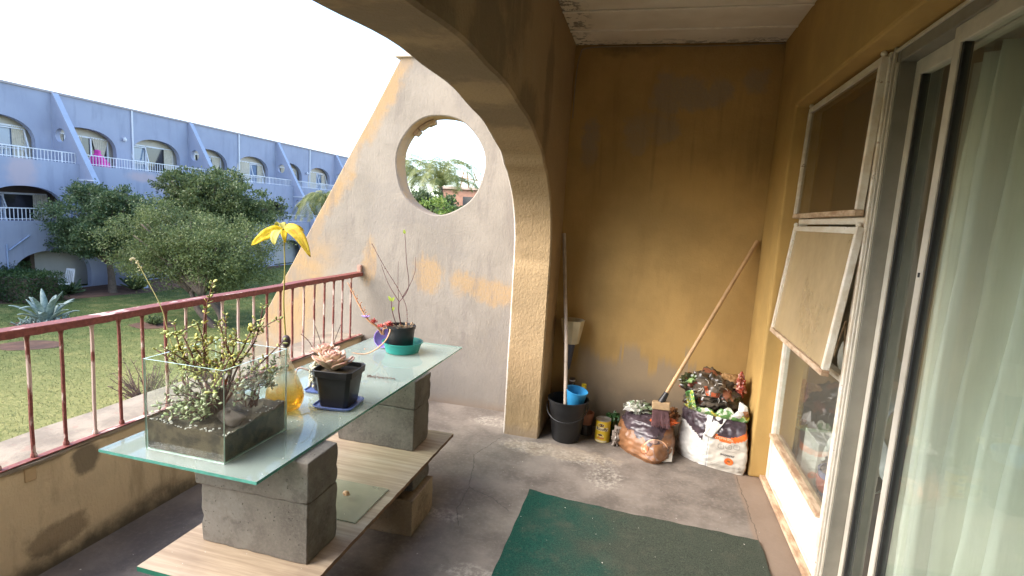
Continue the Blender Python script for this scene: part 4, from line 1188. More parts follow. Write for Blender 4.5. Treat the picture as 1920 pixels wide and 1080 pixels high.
mb = MB(); mb.tube([(b[0] - 0.022, b[1] - 0.016, b[2] + 0.14), (b[0] - 0.022, b[1] - 0.016, b[2] + 0.165)], 0.015, 10); mb.tube([(b[0] + 0.0, b[1], b[2] + 0.14), (b[0] - 0.085, b[1] + 0.030, b[2] + 0.19)], 0.011, 10)
mb.build('stem', plain('succulent_stem', (0.20, 0.15, 0.10), 0.8), ep, smooth=True)

# smaller pot behind it
P2 = (-1.385, 2.095, GT)
mb = sq_ring(P2, [(0.050, 0.001), (0.062, 0.004), (0.065, 0.012), (0.062, 0.012), (0.058, 0.006), (0.0, 0.005)], rot=0.1, p=7)
tag(mb.build('saucer', M_SAUC, smooth=True), 'small blue saucer holding the pot behind the rosette', 'saucer')
s2 = thing('potted_cactus', (P2[0], P2[1], GT + 0.0065), 'small pot of pale knobbly succulent half hidden behind the rosette', 'potted plant')
mb = MB(); mb.lathe([(0.036, 0.0), (0.048, 0.085), (0.053, 0.086), (0.054, 0.103), (0.049, 0.103), (0.046, 0.088), (0.0, 0.088)], (P2[0], P2[1], GT + 0.0065), 24); mb.build('pot', M_BLK, s2, smooth=True)
mb = MB(); r = random.Random(3)
for i in range(60):
    a = r.uniform(0, 2 * PI); q_ = r.random() ** 0.5 * 0.05; hgt = 0.10 + 0.055 * (1 - (q_ / 0.05) ** 2) * r.uniform(0.6, 1)
    mb.ball((P2[0] + q_ * math.cos(a), P2[1] + q_ * math.sin(a), GT + 0.0065 + hgt), r.uniform(0.006, 0.010), 8, 6, (1, 1, 1.2))
for i in range(26):
    a = r.uniform(PI, 2 * PI); mb.ball((P2[0] + 0.047 * math.cos(a) - 0.01, P2[1] + 0.047 * math.sin(a), GT + 0.02 + r.uniform(0, 0.08)), r.uniform(0.005, 0.008), 8, 6)
mb.build('knob_cluster', plain('pale_succulent_skin', (0.50, 0.46, 0.31), 0.55, 0.25, 60), s2, smooth='all')['kind'] = 'stuff'
mb = MB(); zt = GT + 0.10
mb.tube(spline([(-1.365, 2.08, zt), (-1.372, 2.065, 0.87), (-1.406, 2.06, 0.965)], 10), [0.0022] * 5 + [0.0016] * 5, 6)
mb.tube(spline([(-1.345, 2.10, zt), (-1.313, 2.06, 0.874), (-1.275, 2.06, 0.98)], 10), 0.0016, 6); mb.build('stalk', plain('dark_stalk', (0.06, 0.03, 0.025), 0.6), s2, smooth='all')
def bead_stem(name, path, n, size, mat_s, mat_b, parent, seed=0):
    r = random.Random(seed); pts = spline(path, n * 2); mb = MB(); mb.tube(pts, 0.0016, 6); mb.build('stem', mat_s, parent, smooth='all')
    mb = MB()
    for i in range(n):
        p = pts[i * 2]; d = (pts[min(i * 2 + 1, 2 * n - 1)] - pts[max(i * 2 - 1, 0)]).normalized()
        s_ = d.cross(Vector((0, 0, 1))).normalized(); u = s_.cross(d)
        ax = s_ if i % 2 else u
        L = size * r.uniform(0.75, 1.1) * (1 - 0.35 * i / n)
        for sg in (-1, 1): round_leaf(mb, p, ax * sg + d * 0.4, d, L, L * 0.8)
    f = mb.build(name, mat_b, parent, smooth='all', fix=False); f['kind'] = 'stuff'
M_RUST = plain('red_brown_leaf', (0.235, 0.075, 0.045), 0.5, 0.35, 80)
bead_stem('leaf_chain', [(-1.40, 2.08, zt + 0.03), (-1.43, 2.065, 0.875), (-1.476, 2.06, 0.916)], 10, 0.007, M_STEMR, M_RUST, s2, 4)
mb = MB(); mb.tube(spline([(-1.425, 2.05, 0.755), (-1.465, 2.03, 0.765), (-1.475, 2.02, 0.72), (-1.455, 2.02, 0.675)], 16), 0.004, 8); mb.build('hanging_shoot', plain('pale_shoot', (0.46, 0.33, 0.26), 0.5), s2, smooth='all')
# fallen shoot lying on the glass
fs_ = thing('fallen_shoot', (-1.23, 2.36, GT), 'beaded red brown succulent shoot lying on the glass table', 'plant cutting')
bead_stem('leaf_chain', [(-1.30, 2.352, GT + 0.006), (-1.25, 2.352, GT + 0.007), (-1.20, 2.36, GT + 0.007), (-1.155, 2.364, GT + 0.008)], 15, 0.0115, M_STEMR, M_RUST, fs_, 2)

# turquoise bowl and round pot
BC = (-1.362, 2.875, GT)
mb = MB(); mb.lathe([(0.090, 0.001), (0.096, 0.004), (0.113, 0.058), (0.121, 0.061), (0.121, 0.066), (0.112, 0.064), (0.093, 0.010), (0.0, 0.008)], BC, 40)
tag(mb.build('bowl', M_TURQ, smooth=True), 'turquoise plastic bowl near the far end of the glass table', 'bowl')
rp = thing('potted_twig', (BC[0] - 0.012, BC[1] + 0.0, GT + 0.009), 'round black pot of bare red twigs standing in the turquoise bowl', 'potted plant')
rb = (BC[0] - 0.012, BC[1], GT + 0.009)
mb = MB(); mb.lathe([(0.066, 0.0), (0.068, 0.004), (0.080, 0.135), (0.085, 0.136), (0.086, 0.152), (0.081, 0.152), (0.077, 0.132), (0.0, 0.130)], rb, 36); mb.build('pot', M_BLK, rp, smooth=True)
mb = MB(); mb.lathe([(0.0785, 0.128), (0.0785, 0.136), (0.04, 0.142), (0.0, 0.143)], rb, 24); mb.build('soil', M_SOIL, rp, smooth=True)
M_TWIG = plain('dark_red_twig', (0.095, 0.03, 0.032), 0.55, 0.3, 60)
bt = (rb[0] + 0.03, rb[1], rb[2] + 0.14); Yp = 2.86
mb = MB()
mb.tube(spline([bt, (-1.357, Yp, 0.90), (-1.358, Yp, 0.962)], 12), 0.0034, 8)
mb.tube(spline([(-1.358, Yp, 0.955), (-1.30, Yp, 1.05), (-1.318, Yp, 1.20), (-1.335, Yp, 1.365)], 24), [0.0028 - 0.0014 * i / 23 for i in range(24)], 7)
mb.tube(spline([(-1.336, Yp, 0.99), (-1.29, Yp, 1.07), (-1.262, Yp, 1.15), (-1.262, Yp, 1.232)], 18), [0.0024 - 0.0014 * i / 17 for i in range(18)], 7)
mb.tube(spline([(-1.358, Yp, 0.96), (-1.43, Yp, 1.06), (-1.48, Yp, 1.17)], 14), [0.0022 - 0.001 * i / 13 for i in range(14)], 6)
mb.tube(spline([(-1.358, Yp, 0.96), (-1.368, Yp, 1.06), (-1.37, Yp, 1.20)], 12), [0.0018 - 0.0009 * i / 11 for i in range(12)], 6)
mb.tube(spline([(bt[0] - 0.03, bt[1], bt[2]), (-1.40, Yp, 0.90), (-1.405, Yp, 0.96)], 10), 0.0026, 6)
mb.build('twig', M_TWIG, rp, smooth='all')
M_LIME = m_avo('lime_leaf', (0.30, 0.40, 0.05), (0.42, 0.50, 0.08), (0.30, 0.3, 0.05))
for pth in ([(-1.405, Yp, 0.955), (-1.415, Yp, 0.972), (-1.428, Yp, 0.985)], [(-1.405, Yp, 0.955), (-1.395, Yp, 0.972), (-1.388, Yp, 0.982)], [(-1.40, Yp, 0.90), (-1.392, Yp, 0.915), (-1.388, Yp, 0.925)], [(-1.335, Yp, 1.36), (-1.337, Yp, 1.372), (-1.341, Yp, 1.385)]):
    big_leaf('leaf', pth, 0.016, M_LIME, rp, up=(0, -1, 0.1), n=8)
bead_stem('leaf_chain', [(-1.30, Yp, bt[2]), (-1.31, Yp, 0.93), (-1.37, Yp, 1.04), (-1.46, Yp, 1.16), (-1.545, Yp, 1.29)], 24, 0.010, M_TWIG, M_RUST, rp, 7)
for q in rp.children:
    if q.name.split('.')[0] in ('twig', 'leaf', 'leaf_chain', 'stem'): q.location.x -= 0.030
mb = MB(); r = random.Random(5)
for i in range(18):
    a = r.uniform(0, 2 * PI); q_ = r.random() * 0.06
    big = Vector((rb[0] + 0.02 + q_ * math.cos(a), rb[1] - 0.01 + q_ * math.sin(a), rb[2] + 0.145))
    round_leaf(mb, big, (math.cos(a), math.sin(a), r.uniform(0.2, 1.2)), (0, 0, 1), r.uniform(0.018, 0.03), 0.013)
mb.build('fallen_leaf_cluster', plain('dry_leaf', (0.25, 0.15, 0.06), 0.6, 0.3), rp, smooth='all', fix=False)['kind'] = 'stuff'

# lilac pot tipped over, red succulent spilling out
LP_ = (-1.500, 2.905, GT)
lp = thing('lilac_pot', LP_, 'tipped lilac pot behind the turquoise bowl', 'pot')
mb = MB(); mb.M = Matrix.Translation((LP_[0] - 0.01, LP_[1] + 0.03, GT + 0.0575)) @ Matrix.Rotation(math.radians(78), 4, 'X') @ Matrix.Rotation(0.3, 4, 'Y') @ Matrix.Translation((0, 0, -0.05))
mb.lathe([(0.040, -0.02), (0.042, -0.018), (0.055, 0.085), (0.060, 0.086), (0.060, 0.098), (0.056, 0.098), (0.051, 0.08), (0.0, 0.05)], (0, 0, 0), 28)
mb.M = None; mz = min(p[2] for p in mb.v); mb.v = [(x, y, z - mz + GT + 0.001) for x, y, z in mb.v]
mb.build('pot', M_PURP, lp, smooth=True)
rs = thing('red_succulent', (-1.50, 2.86, GT), 'red and orange succulent sprawling out of the lilac pot', 'plant')
def m_camp():
    t = MT('red_succulent_leaf'); i = t.island(); n = t.noise(t.W(), 20, 3)
    c = t.mix(i.st(0.2, 0.8), (0.42, 0.06, 0.05), (0.62, 0.17, 0.12)); c = t.mix(n.st(0.55, 0.7) * 0.5, c, (0.60, 0.33, 0.22)); t.bsdf(c, 0.4); return t.m
M_CAMP = m_camp(); M_ORNG = plain('orange_succulent_leaf', (0.60, 0.23, 0.07), 0.45, 0.2, 60)
mb = MB(); r = random.Random(8)
for (cx_, cy_, cz_, n, s_) in ((-1.545, 2.85, 0.815, 20, 0.032), (-1.475, 2.83, 0.800, 18, 0.028), (-1.432, 2.83, 0.812, 22, 0.036), (-1.50, 2.84, 0.795, 14, 0.024)):
    for i in range(n):
        a = i * 2.4; el = 0.1 + 1.2 * i / n
        round_leaf(mb, Vector((cx_, cy_, cz_)), (math.cos(a) * math.cos(el), math.sin(a) * math.cos(el), math.sin(el)), (0, 0, 1), s_ * r.uniform(0.7, 1.1), s_ * 0.45)
mb.build('rosette_cluster', M_CAMP, rs, smooth='all', fix=False)['kind'] = 'stuff'
mb = MB(); mb.tube(spline([(-1.51, 2.90, 0.74), (-1.53, 2.87, 0.79), (-1.581, 2.85, 0.83), (-1.64, 2.85, 0.91), (-1.69, 2.85, 0.99), (-1.722, 2.85, 1.043)], 30), [0.0085 - 0.006 * i / 29 for i in range(30)], 8)
mb.tube(spline([(-1.50, 2.90, 0.74), (-1.47, 2.84, 0.79), (-1.43, 2.83, 0.80), (-1.40, 2.78, 0.79), (-1.413, 2.75, 0.74), (-1.46, 2.72, 0.69), (-1.52, 2.71, GT + 0.006), (-1.59, 2.70, GT + 0.006)], 40), [0.007 - 0.0045 * i / 39 for i in range(40)], 8)
mb.build('stem', plain('orange_stem', (0.50, 0.27, 0.14), 0.5, 0.2, 60), rs, smooth='all')
mb = MB()
for i in range(26):
    t_ = i / 25; p = Vector((-1.575, 2.85, 0.825)).lerp(Vector((-1.72, 2.85, 1.04)), t_); a = i * 2.4
    L = 0.030 * (1 - 0.6 * t_); round_leaf(mb, p, (math.cos(a) * 0.8, math.sin(a) * 0.8, 0.55), (0, 0, 1), L, L * 0.38)
for i in range(10):
    t_ = i / 9; p = Vector((-1.44, 2.735, 0.71)).lerp(Vector((-1.59, 2.70, GT + 0.007)), t_); round_leaf(mb, p, (rnd.uniform(-1, 1), rnd.uniform(-1, 1), 0.5), (0, 0, 1), 0.010, 0.006)
mb.build('shoot_foliage', M_ORNG, rs, smooth='all', fix=False)['kind'] = 'stuff'
mb = MB()
for i in range(8):
    a = i * 2.4; round_leaf(mb, Vector((-1.585, 2.83, 0.845)), (math.cos(a), math.sin(a), 0.5), (0, 0, 1), 0.03, 0.02)
mb.build('petal_cluster', M_PURP, rs, smooth='all', fix=False)['kind'] = 'stuff'

# ================================================================== THINGS IN THE CORNER
from mathutils import noise as mnoise
bu = thing('bucket', (-0.425, 3.525, 0.0), 'black plastic bucket beside the arch pillar', 'bucket')
bc = (-0.425, 3.525, 0.001)
mb = MB(); mb.lathe([(0.090, 0.0), (0.094, 0.004), (0.112, 0.13), (0.121, 0.205), (0.124, 0.206), (0.133, 0.275), (0.141, 0.277), (0.142, 0.290), (0.134, 0.290), (0.118, 0.20), (0.088, 0.012), (0.0, 0.010)], bc, 44); mb.build('body', M_BLK, bu, smooth=True)
mb = MB(); mb.tube([(bc[0] + 0.140 * math.cos(a), bc[1] - 0.012 + 0.146 * math.sin(a) , 0.255 - 0.085 * abs(math.sin(a)) ** 0.8) for a in [PI + PI * i / 24 for i in range(25)]], 0.0035, 6); mb.build('handle', M_BLK, bu, smooth='all')
tc = thing('blue_tub', (-0.405, 3.555, 0.12), 'light blue plastic tub tilted inside the black bucket', 'tub')
mb = MB(); mb.M = Matrix.Translation((-0.405, 3.55, 0.145)) @ Matrix.Rotation(math.radians(9), 4, 'Y') @ Matrix.Rotation(math.radians(5), 4, 'X')
mb.lathe([(0.052, 0.0), (0.055, 0.004), (0.073, 0.205), (0.077, 0.206), (0.077, 0.212), (0.071, 0.212), (0.052, 0.012), (0.0, 0.010)], (0, 0, 0), 32); mb.build('shell', plain('sky_blue_plastic', (0.035, 0.25, 0.50), 0.38, 0.08), tc, smooth=True)
mb = MB(); mb.tube(spline([(-0.425, 3.455, 0.06), (-0.470, 3.555, 0.62), (-0.525, 3.68, 1.0), (-0.580, 3.80, 1.40)], 20), 0.0125, 10)
tag(mb.build('mop_stick', plain('bleached_stick', (0.46, 0.38, 0.30), 0.7, 0.35, 14), smooth=True), 'bleached wooden stick standing in the black bucket', 'stick')
sc = thing('funnel_stick', (-0.46, 3.74, 0.0), 'cream cup on a dark tapering handle standing in the corner', 'scoop')
mb = MB(); mb.lathe([(0.052, 0.625), (0.056, 0.63), (0.086, 0.795), (0.089, 0.797), (0.081, 0.797), (0.050, 0.64), (0.0, 0.638)], (-0.463, 3.74, 0), 9); mb.build('cup', plain('cream_plastic', (0.52, 0.44, 0.27), 0.5, 0.1), sc)
mb = MB(); mb.lathe([(0.014, 0.43), (0.018, 0.44), (0.043, 0.624)], (-0.475, 3.74, 0), 12); mb.build('cone', plain('slate_plastic', (0.05, 0.055, 0.075), 0.45, 0.15), sc, smooth=True)
mb = MB(); mb.tube([(-0.475, 3.74, 0.002), (-0.475, 3.74, 0.44)], 0.010, 8); mb.build('rod', plain('grey_rod', (0.33, 0.27, 0.19), 0.6), sc, smooth=True)
M_PET = thin_glass('clear_bottle_plastic', (0.86, 0.88, 0.84), 0.15, (0.55, 0.52, 0.45), 0.06)
b1 = thing('spray_bottle', (-0.345, 3.73, 0), 'clear plastic bottle with a yellow cap behind the bucket', 'bottle')
mb = MB(); mb.lathe([(0.0, 0.001), (0.040, 0.001), (0.042, 0.02), (0.042, 0.20), (0.030, 0.245), (0.014, 0.28), (0.013, 0.315)], (-0.345, 3.73, 0), 20); mb.build('body', M_PET, b1, smooth='all')
mb = MB(); mb.lathe([(0.015, 0.305), (0.018, 0.306), (0.0185, 0.338), (0.012, 0.342), (0.0, 0.342)], (-0.345, 3.73, 0), 14); mb.build('cap', plain('yellow_cap', (0.60, 0.45, 0.02), 0.4, 0.05), b1, smooth=True)
mb = MB(); mb.bar((-0.362, 3.722, 0.27), (-0.345, 3.715, 0.325), 0.006, 0.012); mb.build('trigger', plain('white_trigger', (0.66, 0.66, 0.64), 0.4), b1, bevel=0.002)
b2 = thing('dark_bottle', (-0.435, 3.755, 0), 'dark bottle with a pale ring behind the blue tub', 'bottle')
mb = MB(); mb.lathe([(0.0, 0.001), (0.045, 0.001), (0.046, 0.25), (0.03, 0.29), (0.02, 0.31), (0.02, 0.345), (0.021, 0.365), (0.0, 0.366)], (-0.435, 3.755, 0), 20); mb.build('body', plain('dark_brown_plastic', (0.045, 0.028, 0.018), 0.3), b2, smooth=True)
mb = MB(); mb.lathe([(0.0205, 0.345), (0.0225, 0.347), (0.0225, 0.353), (0.0205, 0.355)], (-0.435, 3.755, 0), 16); mb.build('ring', plain('pale_ring', (0.55, 0.5, 0.45), 0.3), b2, smooth=True)
tp = thing('small_planter', (-0.302, 3.665, 0), 'small terracotta planter with a dark foot between bucket and tin', 'planter')
mb = MB(); mb.lathe([(0.036, 0.075), (0.050, 0.135), (0.052, 0.16), (0.045, 0.16), (0.034, 0.085), (0.0, 0.085)], (-0.302, 3.665, 0), 10); mb.build('bowl', plain('terracotta_plastic', (0.34, 0.135, 0.07), 0.55, 0.15), tp)
mb = MB(); mb.lathe([(0.030, 0.001), (0.046, 0.003), (0.042, 0.06), (0.034, 0.0745)], (-0.302, 3.665, 0), 10); mb.build('foot', plain('dark_foot', (0.035, 0.026, 0.020), 0.6), tp)

# coffee tin
tn = thing('coffee_tin', (-0.180, 3.595, 0), 'small open yellow coffee tin with printed label', 'tin')
tcn = (-0.180, 3.595, 0.001)
mb = MB(); mb.lathe([(0.049, 0.0), (0.051, 0.002), (0.051, 0.147), (0.049, 0.149)], tcn, 40)
body = mb.build('body', plain('yellow_print', (0.60, 0.40, 0.02), 0.35, 0.08, 20), tn, smooth=True)
mb = MB(); mb.lathe([(0.0495, 0.1495), (0.0525, 0.150), (0.0525, 0.156), (0.0475, 0.156), (0.0470, 0.02), (0.0, 0.02)], tcn, 40); mb.build('rim', plain('tin_metal', (0.42, 0.40, 0.36), 0.35, 0.15, metal=0.8), tn, smooth=True)
bv = bvh_of(body); M_BRN = plain('brown_print', (0.055, 0.018, 0.012), 0.4, 0.05); M_CRM = plain('cream_print', (0.66, 0.56, 0.36), 0.4, 0.05); M_ORP = plain('orange_brown_print', (0.45, 0.17, 0.03), 0.4, 0.1)
tdir = Vector((0.0, -1.0, 0)); to = Vector((tcn[0] - 0.004, tcn[1], 0))
def dec(nm, vf, z, mat, dx=0.0, lift=0.0012, parent=tn, sx=1, sy=1):
    decal(nm, [(a * sx, b_ * sy) for a, b_ in vf[0]], vf[1], to + Vector((dx, 0, z)), (1, 0, 0), (0, 0, 1), bv, mat, parent, lift)
dec('label_oval', ring2(0.0, 0.0175, 24), 0.124, M_BRN, -0.006, 0.0008, sx=1.15, sy=0.62)
dec('label_oval_rim', ring2(0.0175, 0.020, 24), 0.124, M_CRM, -0.006, 0.0009, sx=1.15, sy=0.62)
dec('label_text', text_mesh('Ricoffy', 0.027, 0.0009), 0.097, M_BRN, 0.0, 0.0016)
dec('label_halo', grid2(0.082, 0.024, 10, 2), 0.097, M_CRM, 0.0, 0.0010)
dec('label_cup', ring2(0.0, 0.020, 20), 0.046, M_CRM, -0.006, 0.0008, sx=1.1, sy=0.9)
dec('label_coffee', ring2(0.0, 0.014, 20), 0.056, M_BRN, -0.008, 0.0014, sx=1.1, sy=0.45)
dec('label_saucer', grid2(0.045, 0.013, 8, 2), 0.034, M_ORP, -0.004, 0.0013)
dec('label_strip', grid2(0.075, 0.012, 10, 2), 0.011, M_CRM, 0.0, 0.0009)

# ------------------------------------------------------------------ crumpled plastic
def crumple(c, rad, amp, fr, seed, nu=64, nv=40, low=None, pw=1.0):
    off = Vector((seed * 13.1, seed * 7.7, seed * 3.3))
    def fn(u, v):
        a, b_ = 2 * PI * u, PI * (v - 0.5)
        cb = math.copysign(abs(math.cos(b_)) ** pw, math.cos(b_)); sb = math.copysign(abs(math.sin(b_)) ** pw, math.sin(b_))
        n = Vector((cb * math.cos(a), cb * math.sin(a), sb))
        p = n * fr + off
        k = 1 + amp * (2 * abs(mnoise.noise(p)) - 0.4) + amp * 0.6 * (2 * abs(mnoise.noise(p * 2.3)) - 0.4) + amp * 0.35 * (2 * abs(mnoise.noise(p * 5.1)) - 0.4)
        q = Vector((c[0] + rad[0] * n.x * k, c[1] + rad[1] * n.y * k, c[2] + rad[2] * n.z * k))
        if low is not None and q.z < low: q.z = low + 0.002 * abs(n.z)
        return q
    mb = MB(); mb.grid(nu, nv, fn, True); return mb
def m_print(name, cols, scale, rough=0.22, seed=0.0):
    """shiny printed film: irregular fields of several inks"""
    t = MT(name); p = t.scl(t.W(), (1, 1, 1), (seed, seed * 2, 0))
    w = t.noise(p, scale * 2, 4)
    n = t.noise(t.scl(p, (1, 1, 1)), scale, 3, 0.5, 1.2); n2 = t.noise(t.scl(p, (1, 1, 1), (3, 9, 1)), scale * 0.8, 3, 0.5, 0.8); n3 = t.noise(p, 90, 4)
    c = t.mix(n.st(0.47, 0.50), cols[0], cols[1])
    c = t.mix(n2.st(0.53, 0.56), c, cols[2])
    c = t.mix((n * 0.5 + n2 * 0.5).st(0.56, 0.575), c, cols[3])
    t.bsdf(c, rough, spec=0.6, bump=t.bump(w + n3 * 0.15, 0.5, 0.006)); return t.m

# white potting-soil bag
def bag_surface(loop, zs, seed, amp):
    """loop: closed base outline; zs: list of (z, scale x, scale y, dx, dy) rings"""
    cxy = Vector((sum(p[0] for p in loop) / len(loop), sum(p[1] for p in loop) / len(loop)))
    m = len(loop)
    def at(u, v):
        t_ = (u % 1.0) * m; k = int(t_) % m; f = t_ - int(t_)
        P = [Vector(loop[(k + j) % m]) for j in (-1, 0, 1, 2)]
        q = 0.5 * ((2 * P[1]) + (P[2] - P[0]) * f + (2 * P[0] - 5 * P[1] + 4 * P[2] - P[3]) * f * f + (3 * P[1] - P[0] - 3 * P[2] + P[3]) * f ** 3)
        s_ = v * (len(zs) - 1); i = min(int(s_), len(zs) - 2); g_ = s_ - i
        za = [a + (b_ - a) * (3 * g_ * g_ - 2 * g_ ** 3) for a, b_ in zip(zs[i], zs[i + 1])]
        zz = zs[i][0] + (zs[i + 1][0] - zs[i][0]) * g_
        d = q - cxy
        p3 = Vector((cxy.x + d.x * za[1] + za[3], cxy.y + d.y * za[2] + za[4], zz))
        w = amp * (abs(mnoise.noise(Vector((p3.x * 14, p3.y * 14, p3.z * 22)) + Vector((seed, 0, 0)))) - 0.2) + amp * 0.5 * mnoise.noise(Vector((p3.x * 40, p3.y * 40, p3.z * 50 + seed)))
        dn = d.normalized()
        return Vector((p3.x + dn.x * w, p3.y + dn.y * w, max(0.002, p3.z + (w * 0.4 if v > 0.1 else 0))))
    return at
loop2 = [(0.318, 3.66), (0.322, 3.585), (0.395, 3.490), (0.480, 3.440), (0.560, 3.408), (0.640, 3.388), (0.706, 3.380), (0.722, 3.44), (0.722, 3.60), (0.700, 3.74), (0.55, 3.79), (0.38, 3.76)]
S2 = bag_surface(loop2, [(0.002, 0.95, 0.95, 0, 0), (0.05, 1.0, 1.0, 0, 0), (0.14, 0.985, 1.0, 0, 0), (0.23, 0.94, 0.97, 0, 0.0), (0.30, 0.90, 0.88, 0.0, 0.01), (0.345, 0.82, 0.70, 0.005, 0.02)], 3.0, 0.010)
pb = thing('potting_soil_bag', (0.52, 3.58, 0.0), 'upright white and orange potting soil bag with an open crumpled top', 'bag')
M_WBAG = plain('white_woven_film', (0.62, 0.61, 0.57), 0.32, 0.10, 18, 0.12)
M_GBAG = plain('warm_grey_film', (0.44, 0.405, 0.345), 0.32, 0.10, 18, 0.12)
M_PURB = plain('dark_violet_film', (0.060, 0.042, 0.050), 0.33, 0.5, 18, 0.3)
M_ORB = plain('orange_film', (0.62, 0.125, 0.022), 0.3, 0.08)
M_BRB = plain('brown_film', (0.20, 0.085, 0.032), 0.28, 0.2)
nu, nv = 144, 56
mb = MB(); mb.grid(nu, nv, lambda u, v: S2(u, v), True)
mi = []
for j in range(nv - 1):
    for i in range(nu):
        u = (i + 0.5) / nu * 12; z = sum(mb.v[k][2] for k in mb.f[j * nu + i]) / 4
        if 3.2 < u < 6.2:
            c_ = (u - 3.2) / 3.0; zo = 0.205 + 0.06 * max(0, c_ - 0.35) - 0.02 * math.sin(c_ * 3)
            m_ = 1 if z < zo else 3 if z < zo + 0.030 + 0.016 * abs(c_ - 0.3) else 2
        elif 6.2 <= u < 8.5: m_ = 4
        elif u < 3.2:
            edge_ = 0.245 - 0.085 * max(0, min(1, (u - 1.2) / 1.6)) + (0.30 if u > 2.72 else 0)
            m_ = 0 if z < edge_ else 2
        else: m_ = 4
        mi.append(m_)
mb.mi = mi
# broad white seam band running up the front corner
o = mb.build('sack', [M_WBAG, M_GBAG, M_PURB, M_ORB, M_BRB], pb, smooth='all', fix=False)
bv2 = bvh_of(o)
fr_ = Vector((0.236, -0.078, 0)).normalized()
M_INK = plain('dark_print_ink', (0.09, 0.085, 0.08), 0.5, 0.05); M_INKL = plain('grey_print_ink', (0.27, 0.25, 0.22), 0.5, 0.05); M_PEACH = plain('peach_print_ink', (0.72, 0.42, 0.25), 0.4, 0.05)
def d2(nm, vf, s_, z, mat, lift=0.003, sx=1, sy=1):
    org = Vector((0.480, 3.440, 0)) + fr_ * s_ + Vector((0, 0, z))
    decal(nm, [(a * sx, b_ * sy) for a, b_ in vf[0]], vf[1], org, fr_, (0, 0, 1), bv2, mat, pb, lift)
d2('print_text', text_mesh('POTTING SOIL', 0.019, 0.0006), 0.092, 0.212, M_PEACH)
for i in range(3):
    s_ = 0.085 + 0.045 * i; z_ = 0.160 + 0.008 * i
    v_ = []; f_ = []
    for k in range(33):
        a = 2 * PI * k / 32; q = (abs(math.cos(a)) ** 5 + abs(math.sin(a)) ** 5) ** (-0.2)
        v_ += [(0.0185 * q * math.cos(a), 0.0145 * q * math.sin(a)), (0.0150 * q * math.cos(a), 0.0110 * q * math.sin(a))]
        if k: f_.append((2 * k - 2, 2 * k - 1, 2 * k + 1, 2 * k))
    d2('print_icon', (v_, f_), s_, z_, M_INKL)
d2('print_icon', ([(-0.005, -0.006), (0.005, -0.006), (0, 0), (-0.005, 0.006), (0.005, 0.006)], [(0, 1, 2), (2, 4, 3)]), 0.085, 0.160, M_INKL)
d2('print_icon', ring2(0.004, 0.006, 16), 0.130, 0.168, M_INKL)
d2('print_icon', ring2(0.0035, 0.0055, 16), 0.175, 0.177, M_INKL)
d2('print_text', text_mesh('ecower', 0.026, 0.0007), 0.128, 0.113, M_INK, sx=1.05, sy=0.85)
d2('print_emblem', ring2(0.010, 0.026, 28), 0.140, 0.075, M_ORB, sy=0.85)
d2('print_emblem', ring2(0.0, 0.0095, 20), 0.140, 0.075, M_BRB, sy=0.85)
for k, (s_, z_, w_) in enumerate(((0.115, 0.141, 0.13), (0.10, 0.134, 0.10), (0.06, 0.052, 0.07), (0.12, 0.040, 0.17), (0.09, 0.030, 0.12))):
    d2('print_line', grid2(w_, 0.0018, 14, 1), s_, z_, M_INKL, 0.0025)
for k in range(2): d2('print_mark', ([(-0.010, -0.006), (0.010, -0.006), (0, 0.009), (-0.006, -0.004), (0.006, -0.004), (0, 0.005)], [(0, 1, 4, 3), (1, 2, 5, 4), (2, 0, 3, 5)]), 0.205, 0.048 - 0.024 * k, M_INKL)
d2('seam_band', grid2(0.034, 0.205, 4, 24), -0.012, 0.108, M_WBAG, 0.004)
# folded flap crossing the open top
def flap(u, v):
    p = Vector((0.475, 3.425, 0.205)).lerp(Vector((0.565, 3.47, 0.345)), v)
    return p + Vector((0.055, -0.018, -0.006)) * (u - 0.5) + Vector((0, -0.018, 0.006)) * math.sin(v * PI) + Vector((0, -0.003, 0)) * math.sin(u * 9 + v * 6)
mb = MB(); mb.grid(10, 14, flap); q = mb.build('flap', M_WBAG, pb, smooth='all', fix=False); s_ = q.modifiers.new('thick', 'SOLIDIFY'); s_.thickness = 0.002
M_GPRT = m_print('leafy_green_print', [(0.42, 0.44, 0.33), (0.10, 0.21, 0.06), (0.40, 0.46, 0.22), (0.50, 0.43, 0.06)], 16, 0.28)
def rimf(u, v):
    p = S2(u, 0.93 + 0.0 * v)
    n = abs(mnoise.noise(Vector((u * 15, v * 2, 1.3)))); n2 = mnoise.noise(Vector((u * 34, v * 3, 4.1)))
    h = 0.03 + 0.075 * n + 0.015 * n2
    d = Vector((p.x - 0.52, p.y - 3.59, 0)).normalized()
    return p + d * (0.022 * math.sin(v * PI * 0.9) + 0.012 * n2 * v) + Vector((0, 0, v * h - 0.012))
mb = MB(); mb.grid(120, 12, rimf, True); q = mb.build('torn_rim', M_GPRT, pb, smooth='all', fix=False); s_ = q.modifiers.new('thick', 'SOLIDIFY'); s_.thickness = 0.0012
def wing(pts, mat, nm='loose_corner'):
    mb = MB(); vs_ = [Vector(p) for p in pts]; c_ = sum(vs_, Vector()) / len(vs_) + Vector((0, -0.012, 0.004))
    mb.add(vs_ + [c_], [(i, (i + 1) % len(vs_), len(vs_)) for i in range(len(vs_))]); q = mb.build(nm, mat, pb, fix=False); s_ = q.modifiers.new('thick', 'SOLIDIFY'); s_.thickness = 0.0015
wing([(0.60, 3.44, 0.345), (0.635, 3.42, 0.40), (0.665, 3.42, 0.375), (0.655, 3.44, 0.33)], M_WBAG)
wing([(0.64, 3.45, 0.38), (0.645, 3.46, 0.445), (0.685, 3.45, 0.425), (0.702, 3.44, 0.385), (0.68, 3.44, 0.355)], M_WBAG)
wing([(0.665, 3.437, 0.39), (0.695, 3.43, 0.40), (0.705, 3.43, 0.365), (0.68, 3.432, 0.36)], M_BRB)

